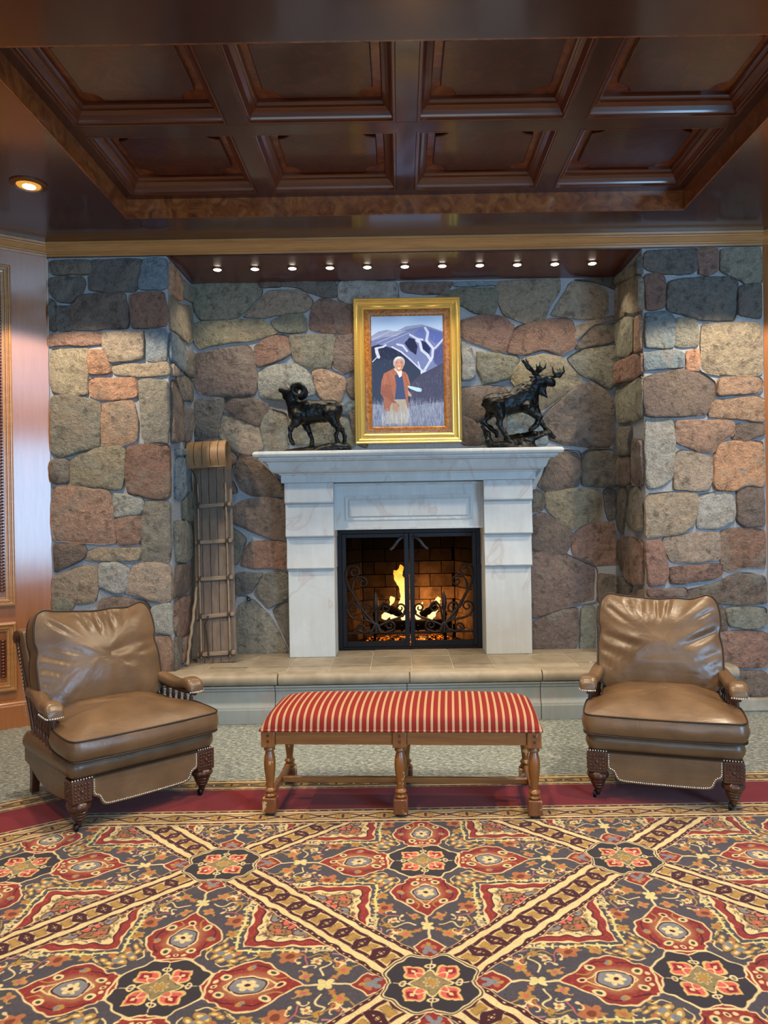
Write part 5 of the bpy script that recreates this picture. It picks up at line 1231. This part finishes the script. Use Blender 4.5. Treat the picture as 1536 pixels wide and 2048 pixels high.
    MB().tube([(-.298, y-.006, .247), (.298, y-.006, .247)], .004, 6).build('welt', WE, ap, smooth=60)
    nl = [(x*.975, .003 + z) for x, z in A[2:]] + [(-.29,.246)]
    nl = [(.29,.246)] + [(x*.97, z + .009) for x, z in A[2:]] + [(-.29,.246)]
    m = MB()
    P_ = resample(nl, 74, False)
    for x, z in P_: m.lathe([(.0048,-.002),(.0042,.002),(.001,.004)], 8, (x, y - .004, z), Matrix.Rotation(PI/2, 4, 'X'))
    for s in (-1, 1):
        for q in np.linspace(-.05, .05, 8): m.lathe([(.0048,-.002),(.0042,.002),(.001,.004)], 8, (s*.352 + q, -.432, .252), Matrix.Rotation(PI/2, 4, 'X'))
    m.build('nail_trim', NA, ap, smooth=60, kind='stuff')
    return t
cr_r = [(-.30,.02,-.05,-.07,.013,.018),(.34,.07,.10,-.055,.018,.020),(-.10,-.075,.16,-.07,.015,.018),(-.33,-.05,-.18,-.13,.010,.014),(-.33,-.12,-.22,-.22,.010,.013),(.34,-.05,.20,-.13,.010,.014),(.34,-.11,.22,-.20,.010,.013),(.33,-.17,.24,-.25,.009,.012),
        (-.19,.235,-.16,.14,.010,.011),(-.10,.235,-.10,.13,.010,.011),(.0,.235,.0,.12,.012,.012),(.07,.235,.05,.15,.009,.010),(-.30,.19,-.20,.10,.008,.012),(.32,.18,.22,.13,.008,.012),(-.12,.06,.12,.055,.006,.03)]
cr_l = [(-.02,.235,.0,.12,.013,.012),(.07,.235,.09,.11,.012,.012),(.16,.24,.16,.15,.010,.011),(-.10,.235,-.07,.15,.008,.011),(-.33,.03,-.12,-.06,.009,.014),(-.34,-.03,-.14,-.13,.010,.014),(-.34,-.10,-.18,-.20,.010,.013),(-.33,-.16,-.22,-.24,.009,.012),(-.20,.04,-.05,-.05,.008,.02),(.0,-.02,.16,.03,.008,.02),(.06,-.08,.2,-.05,.010,.016),(.33,.0,.2,-.03,.006,.014),(-.28,.2,-.2,.13,.007,.012)]
sc_r = [(-.05,.05,.10,-.06,.007,.02),(.0,-.02,.06,-.14,.006,.016),(-.14,-.10,-.02,-.18,.006,.016),(.10,.0,.18,-.12,.006,.018),(-.08,-.20,-.02,-.30,.004,.014)]
sc_l = [(-.14,.05,.02,.0,.008,.022),(-.10,-.04,.08,-.06,.007,.018),(-.18,-.02,-.05,-.12,.007,.016),(.02,.02,.14,-.05,.006,.018),(-.02,-.12,.10,-.14,.005,.014)]
armchair('brown leather armchair turned toward the bench, left of the fireplace', (-1.627, 3.957, .010), math.radians(43.4), 11, cr_l, sc_l)
armchair('brown leather armchair facing forward, right of the fireplace', (1.334, 4.035, .010), math.radians(-17.8), 23, cr_r, sc_r)
# ------------------------------------------------------------------ patterned carpet
C_FIELD, C_CREAM, C_RED, C_MAR, C_GOLD, C_ORG, C_GREY, C_CHAR, C_SAL, C_OLV = '#4b4650', '#ead49c', '#8d2a23', '#43131a', '#b58d45', '#b56f45', '#83868f', '#322b33', '#d8665a', '#93825a'
def carpet_tile(K=1500):
    """one eighth of a carpet cell: p along the axis from a plain medallion (0) to a crossing medallion (1), q across, q <= p"""
    p = Paint(int(K*1.04), int(K*.56), C_FIELD)
    S = lambda L: [(x*K, y*K) for x, y in L]
    rng = np.random.default_rng(5)
    # mottled ground
    for _ in range(2600):
        x, y = rng.uniform(0,1.04)*K, rng.uniform(0,.56)*K; a = rng.uniform(0, 6.3); L = rng.uniform(8,26)
        p.line([(x,y),(x+L*math.cos(a),y+L*math.sin(a))], rng.uniform(4,8), rng.choice(['#5b5660','#3c3740','#55505c','#46414a']), .6)
    fl = lambda x, y, r, n, c, cc, rot=0, **k: p.flower(x*K, y*K, r*K, n, c, cc, rot, **k)
    ln = lambda L, w, c, al=1: p.line(S(L), w*K, c, al)
    cl = lambda L, w, c: p.line(S(smooth_path(L, 24)), w*K, c)
    el = lambda x, y, rx, ry, c, rot=0, al=1: p.ell(x*K, y*K, rx*K, ry*K, c, al, rot)
    # vines and small flowers of the field
    cl([(.60,.05),(.58,.10),(.62,.14),(.58,.17),(.54,.15)], .008, C_CREAM); cl([(.66,.10),(.63,.15),(.57,.19),(.52,.17)], .007, C_GOLD)
    cl([(.54,.20),(.58,.22),(.57,.26),(.53,.25)], .008, C_CREAM); cl([(.62,.20),(.67,.19),(.68,.15)], .007, '#d07f86'); cl([(.46,.215),(.50,.20),(.53,.12)], .006, '#c4666c')
    cl([(.70,.10),(.74,.14),(.72,.18)], .007, C_GOLD); cl([(.76,.10),(.78,.12),(.75,.16)], .007, C_CREAM)
    for x, y, r, n, c, cc, rt in ((.456,.185,.050,5,C_ORG,'#7c3a22',.3),(.352,.195,.030,5,C_GOLD,C_ORG,.5),(.668,.088,.034,5,C_GOLD,C_SAL,.2),(.655,.135,.026,4,C_ORG,C_RED,.9),(.535,.05,.030,4,C_GOLD,'#c4666c',.3),(.56,.145,.026,4,C_CREAM,C_ORG,.5),(.545,.225,.026,4,C_CREAM,C_GOLD,.2),(.60,.17,.022,4,C_GOLD,C_MAR,.1),(.615,.235,.024,4,C_CREAM,C_SAL,.1),(.72,.165,.022,4,C_GOLD,C_CREAM,.5),(.235,.13,.020,4,C_GOLD,C_MAR,.2),(.41,.235,.018,4,C_GOLD,C_ORG,.2),(.50,.255,.018,4,C_ORG,C_GOLD,.2),(.64,.045,.018,4,C_ORG,C_GOLD,.6)):
        fl(x, y, r, n, c, cc, rt)
    for (x, y, a, s_, c_) in ((.56,.10,.5,1,C_CREAM),(.50,.17,2.2,1,C_CREAM),(.63,.12,4,1,C_CREAM),(.59,.20,1,-1,C_GOLD),(.68,.12,3,-1,C_CREAM),(.40,.195,5,1,C_GOLD),(.72,.13,.2,1,C_CREAM),(.50,.08,1.2,-1,'#cf8f55'),(.65,.17,2.6,1,C_CREAM),(.31,.20,.4,-1,C_CREAM),(.78,.14,4.2,1,C_CREAM),(.57,.235,3.4,1,C_CREAM),(.64,.06,5.4,1,C_GOLD)):
        cl([(x + .034*k*math.cos(a + s_*k*2.4), y + .034*k*math.sin(a + s_*k*2.4)) for k in (0,.25,.5,.75,1)], .0062, c_)
        el(x + .034*math.cos(a + s_*2.4), y + .034*math.sin(a + s_*2.4), .011, .008, c_, a)
    # cluster on the diagonal beside the plain medallion
    for x, y, r, a in ((.195,.165,.030,.6),(.225,.19,.028,.9),(.24,.16,.024,.2),(.205,.205,.026,.8),(.27,.18,.020,.4)): el(x, y, r, r*.55, C_GOLD, a); el(x, y, r*.5, r*.26, C_CREAM, a)
    el(.215,.18,.016,.016,C_GREY); el(.25,.21,.014,.014,C_ORG); cl([(.17,.14),(.20,.12),(.24,.135)], .007, C_CREAM); cl([(.27,.15),(.30,.175),(.33,.19)], .006, C_GOLD)
    # yellow cross flower and stem on the axis
    ln([(.52,0),(.71,0)], .012, C_CREAM); fl(.612, 0, .038, 4, '#e4d592', C_GOLD, PI/4, pr=.46); el(.612,0,.022,.016,'#e4d592')
    # red palmette
    pal = [(.14,.075),(.185,.082),(.20,.098),(.225,.10),(.245,.122),(.27,.140),(.30,.156),(.335,.158),(.36,.148),(.39,.138),(.43,.095),(.48,.048),(.535,0)]
    po = smooth_path(pal, 90); full = po + [(x, -y) for x, y in po[::-1]]
    def scale(L, k, cx=.31): return [(cx + (x-cx)*k, y*k) for x, y in L]
    p.poly(S(full), C_CREAM); p.poly(S(scale(full, .94)), C_RED)
    for _ in range(300):
        x, y = rng.uniform(.15,.5), rng.uniform(0,.14)
        if y < np.interp(x, [a for a, _ in pal], [b for _, b in pal])*.85: ln([(x,y),(x+rng.uniform(-.012,.012),y+rng.uniform(-.008,.008))], .004, rng.choice(['#b84a38','#8a2a26','#ad4034']), .7)
    for i in range(9): el(.325, 0, .115 - i*.006, .095 - i*.0055, '#b58f5c', 0, .16)
    el(.325,0,.074,.062,C_CREAM); el(.325,0,.068,.056,C_MAR); el(.325,0,.062,.050,C_GREY)
    fl(.325, 0, .040, 6, C_CREAM, C_MAR, 0, inner=.25, pr=.42); cl([(.27,.03),(.29,.055),(.33,.06),(.37,.045),(.41,.02),(.44,0)], .007, C_CREAM); cl([(.255,.02),(.24,0)], .007, C_CREAM)
    cl([(.40,.05),(.43,.035),(.46,.045)], .007, C_GOLD); el(.445,0,.020,.018,C_CREAM); el(.445,0,.010,.009,C_MAR)
    for x, y in ((.232,.05),(.405,.075)): el(x,y,.022,.020,C_CREAM); el(x,y,.010,.009,'#39442f')
    el(.318,.110,.018,.016,C_GOLD); el(.325,.112,.010,.010,C_GREY); cl([(.33,.12),(.37,.115),(.395,.10)], .006, C_MAR); cl([(.22,.08),(.26,.10),(.29,.105)], .006, C_MAR)
    ln([(.178,.08),(.178,0)], .010, C_CREAM); el(.20,.03,.010,.010,C_CREAM); el(.205,0,.012,.012,C_CREAM); el(.205,0,.005,.005,C_MAR)
    # red diamond against the crossing medallion
    dm = [(.70,0),(.765,.070),(.79,.055),(.83,.066),(.86,0)]; dm = dm + [(x,-y) for x, y in dm[::-1]]
    p.poly(S(dm), C_CREAM); p.poly(S(scale(dm, .86, .775)), C_RED); el(.775,0,.022,.02,C_GREY); el(.765,.022,.016,.010,C_ORG,.8); el(.80,.02,.016,.012,C_GREY,.3); el(.748,0,.012,.01,C_GOLD); ln([(.80,.04),(.83,.05)], .010, C_MAR)
    # L-shaped cream bracket with ticks, then the red corner triangle
    def both(f):   # the tile is folded on the diagonal, so only the p>q side is drawn
        f()
    ln([(.232,.226),(.47,.222)], .012, '#e0d58c'); ln([(.49,.222),(.62,.218)], .008, '#cbbf8a')
    for x in (.29,.33,.38,.42,.45,.51,.55): ln([(x,.208),(x,.236)], .009, '#e0d58c')
    el(.475,.222,.012,.012,C_CREAM)
    tri = [(.250,.250),(.75,.243),(.56,.56),(.250,.56)]
    p.poly(S(tri), C_CREAM)
    q_ = [(x, .259 + .005*math.sin(x*60)) for x in np.linspace(.259,.75,60)]; p.poly(S(q_ + [(.75,.56),(.259,.56)]), C_RED)
    for _ in range(160):
        x, y = rng.uniform(.27,.72), rng.uniform(.262,.286); ln([(x,y),(x+rng.uniform(-.014,.014),y+rng.uniform(-.005,.005))], .004, rng.choice(['#b84a38','#8a2a26']), .7)
    q_ = [(x, .290 + .006*math.sin(x*75)) for x in np.linspace(.290,.72,60)]; p.poly(S(q_ + [(.75,.56),(.290,.56)]), C_MAR); 
    q_ = [(x, .296 + .006*math.sin(x*75)) for x in np.linspace(.296,.72,60)]; p.poly(S(q_ + [(.75,.56),(.296,.56)]), C_CREAM)
    el(.40,.36,.042,.030,C_MAR,.2); el(.40,.36,.036,.025,C_ORG,.2); el(.40,.36,.010,.008,C_CHAR); el(.48,.355,.040,.027,C_MAR,-.1); el(.48,.355,.034,.022,C_GREY,-.1); el(.475,.365,.008,.006,C_CHAR)
    for _ in range(260):
        x = rng.uniform(.31,.66); y = rng.uniform(.308,.46)
        if x + y < .85 and y < x: a = rng.uniform(0,3.1); cl([(x,y),(x+.012*math.cos(a)+.004,y+.012*math.sin(a)),(x+.02*math.cos(a+.8),y+.02*math.sin(a+.8))], .0055, rng.choice(['#6b3a2c','#8c7c56','#b06a4c','#5d5a5e','#a98f52']))
    cl([(.345,.345),(.36,.37),(.40,.39),(.44,.38)], .005, C_CHAR); cl([(.52,.35),(.55,.36),(.58,.35),(.61,.345)], .006, C_CHAR); el(.54,.375,.022,.014,C_GREY,.3); el(.37,.375,.014,.012,C_SAL); el(.435,.405,.03,.02,C_MAR,.7); el(.435,.405,.024,.015,C_SAL,.7); cl([(.36,.34),(.38,.335),(.43,.342)], .005, C_CHAR)
    # stripe along p+q=1
    Y, X = np.mgrid[0:p.h, 0:p.w]; P_, Q_ = (X + .5)/K, (Y + .5)/K
    e = (1 - P_ - Q_)/math.sqrt(2); u = (P_ - Q_)/math.sqrt(2)
    def band(a, b, c, cond=True):
        M = (e >= a) & (e < b) & cond; p.a[M] = Paint.c(c)
    band(-1, .108, C_CREAM); band(.088, .104, C_MAR); band(.093, .099, C_CREAM, (np.mod(u, .040) < .012))
    band(.085, .088, '#2c1416'); band(.050, .054, C_MAR); band(.047, .050, '#8d6a3a'); band(-1, .050, '#dcc68c')
    per = .1075; w = np.mod(u, per)/per; vv = np.clip(e/.05, 0, 1)
    lat = np.abs(np.mod(w*2 + vv*.9, 1) - .5); lat2 = np.abs(np.mod(w*2 - vv*.9, 1) - .5)
    M = (e < .050) & (np.minimum(np.abs(w - .5*(1 - vv)*.0 - .5), 1) < .5)
    m1 = (e < .050) & (np.abs(np.abs(w - .5) - .28 - .22*vv) < .11); p.a[m1] = Paint.c(C_MAR)
    m2 = (e < .050) & (np.abs(vv - .88) < .12); p.a[m2 & (np.abs(w-.5) < .30)] = Paint.c(C_MAR)
    g = (e < .040) & (np.abs(w - .5) < .20 + .04*np.sign(np.sin(w*60))) & (vv < .62); p.a[g] = Paint.c(C_GOLD)
    g2 = (e < .05) & (np.abs(w-.5) > .43) & (vv < .30); p.a[g2] = Paint.c(C_MAR); p.a[(e > .040) & (e < .047)] = Paint.c(C_MAR); g2 = (e < .05) & (np.abs(w-.5) > .465) & (vv < .14); p.a[g2] = Paint.c(C_CREAM)
    g3 = (e < .04) & (np.abs(w - .5) > .12) & (np.abs(w - .5) < .2) & (np.mod(vv*5, 1) < .4) & (vv < .6); p.a[g3] = Paint.c('#6f6a66')
    # medallions at both ends
    for cx, cross in ((0, False), (1, True)):
        dx, dy = P_ - cx, Q_; r = np.hypot(dx, dy); th = np.arctan2(dy, np.abs(dx) + 1e-9)
        R = .146 + .028*np.abs(np.sin(2*th))**.4 + .007*np.cos(8*th + PI) + .003*np.cos(16*th)
        def disc(off, c): M = r < R + off; p.a[M] = Paint.c(c)
        if cross: disc(.020, C_CREAM); disc(.013, C_CHAR); disc(.008, C_CREAM)
        else: disc(.010, C_CREAM)
        disc(0, C_CHAR)
        s = 1 if cx == 0 else -1
        d = .0935/math.sqrt(2); c0 = (cx + s*d, d); a = PI/4 if s > 0 else 3*PI/4
        ca, sa = math.cos(a), math.sin(a)
        def hp(L): return [(c0[0] + x*ca - y*sa, c0[1] + x*sa + y*ca) for x, y in L]
        heart = [(-.048,0),(-.040,.026),(-.012,.050),(.012,.046),(.022,.026),(.030,.024),(.052,0)]
        heart = smooth_path([(x*1.02, y*.98) for x, y in heart], 30); heart = heart + [(x,-y) for x, y in heart[::-1]]
        p.poly(S(hp(heart)), '#e2bf74'); p.poly(S(hp([(x*.80-.002, y*.76) for x, y in heart])), C_SAL); p.poly(S(hp([(x*.42+.008, y*.50) for x, y in heart])), '#8f1f24'); p.poly(S(hp([(x*.22+.004, y*.2) for x, y in heart])), C_CREAM)
        # axis fleur and the olive star
        q = (cx + s*.105, 0); el(*q, .014, .020, C_CREAM); el(*q, .007, .010, C_CHAR); ln([(cx + s*.05, 0), (cx + s*.14, 0)], .006, C_CREAM)
        dy_ = (cx, .0)
        rr = r; st = rr < .058 + .016*np.cos(4*th)**3 + .008*np.cos(8*th); p.a[st] = Paint.c(C_OLV); p.a[rr < .022] = Paint.c(C_GOLD)
        M = np.abs(r - .070 - .012*np.cos(8*th)) < .0045; p.a[M] = Paint.c(C_CREAM)
        M = (np.abs(r - .028 - .006*np.cos(8*th)) < .003); p.a[M] = Paint.c('#d8c38a')
    return p.a, K
def carpet():
    tile, K = carpet_tile()
    X0, X1, D0, D1, px = -3.2, 3.2, .6, 4.11, .002
    W, H = int((X1-X0)/px), int((D1-D0)/px); acc = np.zeros((H, W, 3), np.float32)
    out = [(-1.77,4.10),(2.02,4.10),(3.18,3.29),(3.18,.62),(-3.18,.62),(-3.18,3.117)]
    lut = {k: Paint.c(v).astype(np.float32) for k, v in dict(cream='#e3cc92', mar='#4c191d', gold='#b08c48', red='#861b1e', tan='#8d7650', brown='#4a3226', dark='#2b1a18', sand='#cdb27a').items()}
    T = tile.astype(np.float32)
    for sy in (.25, .75):
        for sx in (.25, .75):
            X = (X0 + (np.arange(W) + sx)*px).astype(np.float32)[None, :]; Y = (D1 - (np.arange(H) + sy)*px).astype(np.float32)[:, None]
            wx = X + .0035*np.sin(Y*41 + 3*np.sin(X*17)) + .0015*np.sin(Y*133); wy = Y + .0035*np.sin(X*43 + 3*np.sin(Y*19)) + .0015*np.sin(X*127)
            s = (wx - .004)/.843; t = (wy - 2.289)/.815
            a, b = s + t, s - t
            a0 = 2*np.floor(a/2) + 1; b0 = 2*np.floor(b/2) + 1
            p = np.abs(s - (a0 + b0)/2); q = np.abs(t - (a0 - b0)/2)
            p, q = np.maximum(p, q), np.minimum(p, q)
            C = T[np.clip((q*K).astype(int), 0, T.shape[0]-1), np.clip((p*K).astype(int), 0, T.shape[1]-1)]
            # borders
            din = np.full(C.shape[:2], 9., np.float32); u = np.zeros_like(din)
            for (ax, ay), (bx, by) in zip(out, out[1:] + out[:1]):
                L = math.hypot(bx-ax, by-ay); ex, ey = (bx-ax)/L, (by-ay)/L
                d = -((X-ax)*(-ey) + (Y-ay)*ex); d = np.broadcast_to(d, din.shape); al = np.broadcast_to((X-ax)*ex + (Y-ay)*ey, din.shape)
                m = d < din; din = np.where(m, d, din); u = np.where(m, al, u)
            def border(d0, d1, per, ground, leaf, line):
                v = (din - d0)/(d1 - d0); inb = (v >= 0) & (v < 1)
                w = np.mod(u, per)/per; z = (v - .30)/.42
                def put(m, c): C[inb & m] = lut[c]
                put(v >= 0, 'cream'); put((v > .05) & (v < .15), line); put((v > .085) & (v < .115) & (np.mod(u, .055) < .018), 'cream'); put((v > .86) & (v < .95), line); put((v > .89) & (v < .92) & (np.mod(u, .055) < .018), 'cream')
                put((v > .275) & (v < .745), line); put((v > .30) & (v < .72), ground)
                dx = np.abs(w - .5); dz = np.abs(z - .5)
                put((v > .30) & (v < .72) & (np.abs(dx*1.1 - dz - .02 + .0) < .085) , line); put((v > .30) & (v < .72) & (dx < .07) & (dz < .2), line); put((v > .30) & (v < .72) & (dx < .03) & (dz < .10), 'cream')
                put((v > .30) & (v < .72) & (dx > .30 - .0*dz) & (dz < .34 + .08*np.sign(np.sin(w*90))), leaf); put((v > .30) & (v < .72) & (dx > .47) & (dz < .3), line)
            border(.0, .15, .19, 'tan', 'gold', 'brown'); m = (din >= .148) & (din < .43); C[m] = lut['red']
            border(.43, .60, .20, 'sand', 'gold', 'mar')
            acc += C/4
    # red band keeps a velvety streaking, and the wool a slight heather
    rng = np.random.default_rng(1); acc *= (1 + .07*rng.standard_normal((H, W, 1))).astype(np.float32)
    Pn = rng.standard_normal((H//24 + 2, W//60 + 2)).astype(np.float32); low = np.kron(Pn, np.ones((24, 60), np.float32))[:H, :W]; acc *= (.87 + .018*low)[..., None]
    me = bpy.data.meshes.new('carpet'); n = len(out); th = .010
    vs = [(x, y, .0005) for x, y in out] + [(x, y, th) for x, y in out]
    fs = [tuple(range(n)), tuple(range(2*n-1, n-1, -1))] + [(i, n+i, n+(i+1) % n, (i+1) % n) for i in range(n)]
    me.from_pydata(vs, [], fs); uv = me.uv_layers.new(name='UVMap')
    for l in me.loops:
        x, y, _ = me.vertices[l.vertex_index].co; uv.data[l.index].uv = ((x-X0)/(X1-X0), (y-D0)/(D1-D0))
    bm = bmesh.new(); bm.from_mesh(me); bmesh.ops.recalc_face_normals(bm, faces=bm.faces); bm.to_mesh(me); bm.free()
    link('carpet', me, image_mat('woven_carpet', acc, .95, .12, bump=700, sheen=.15), None, label='large ornate carpet with medallions, diagonal bands and a red border', cat='carpet')
carpet()
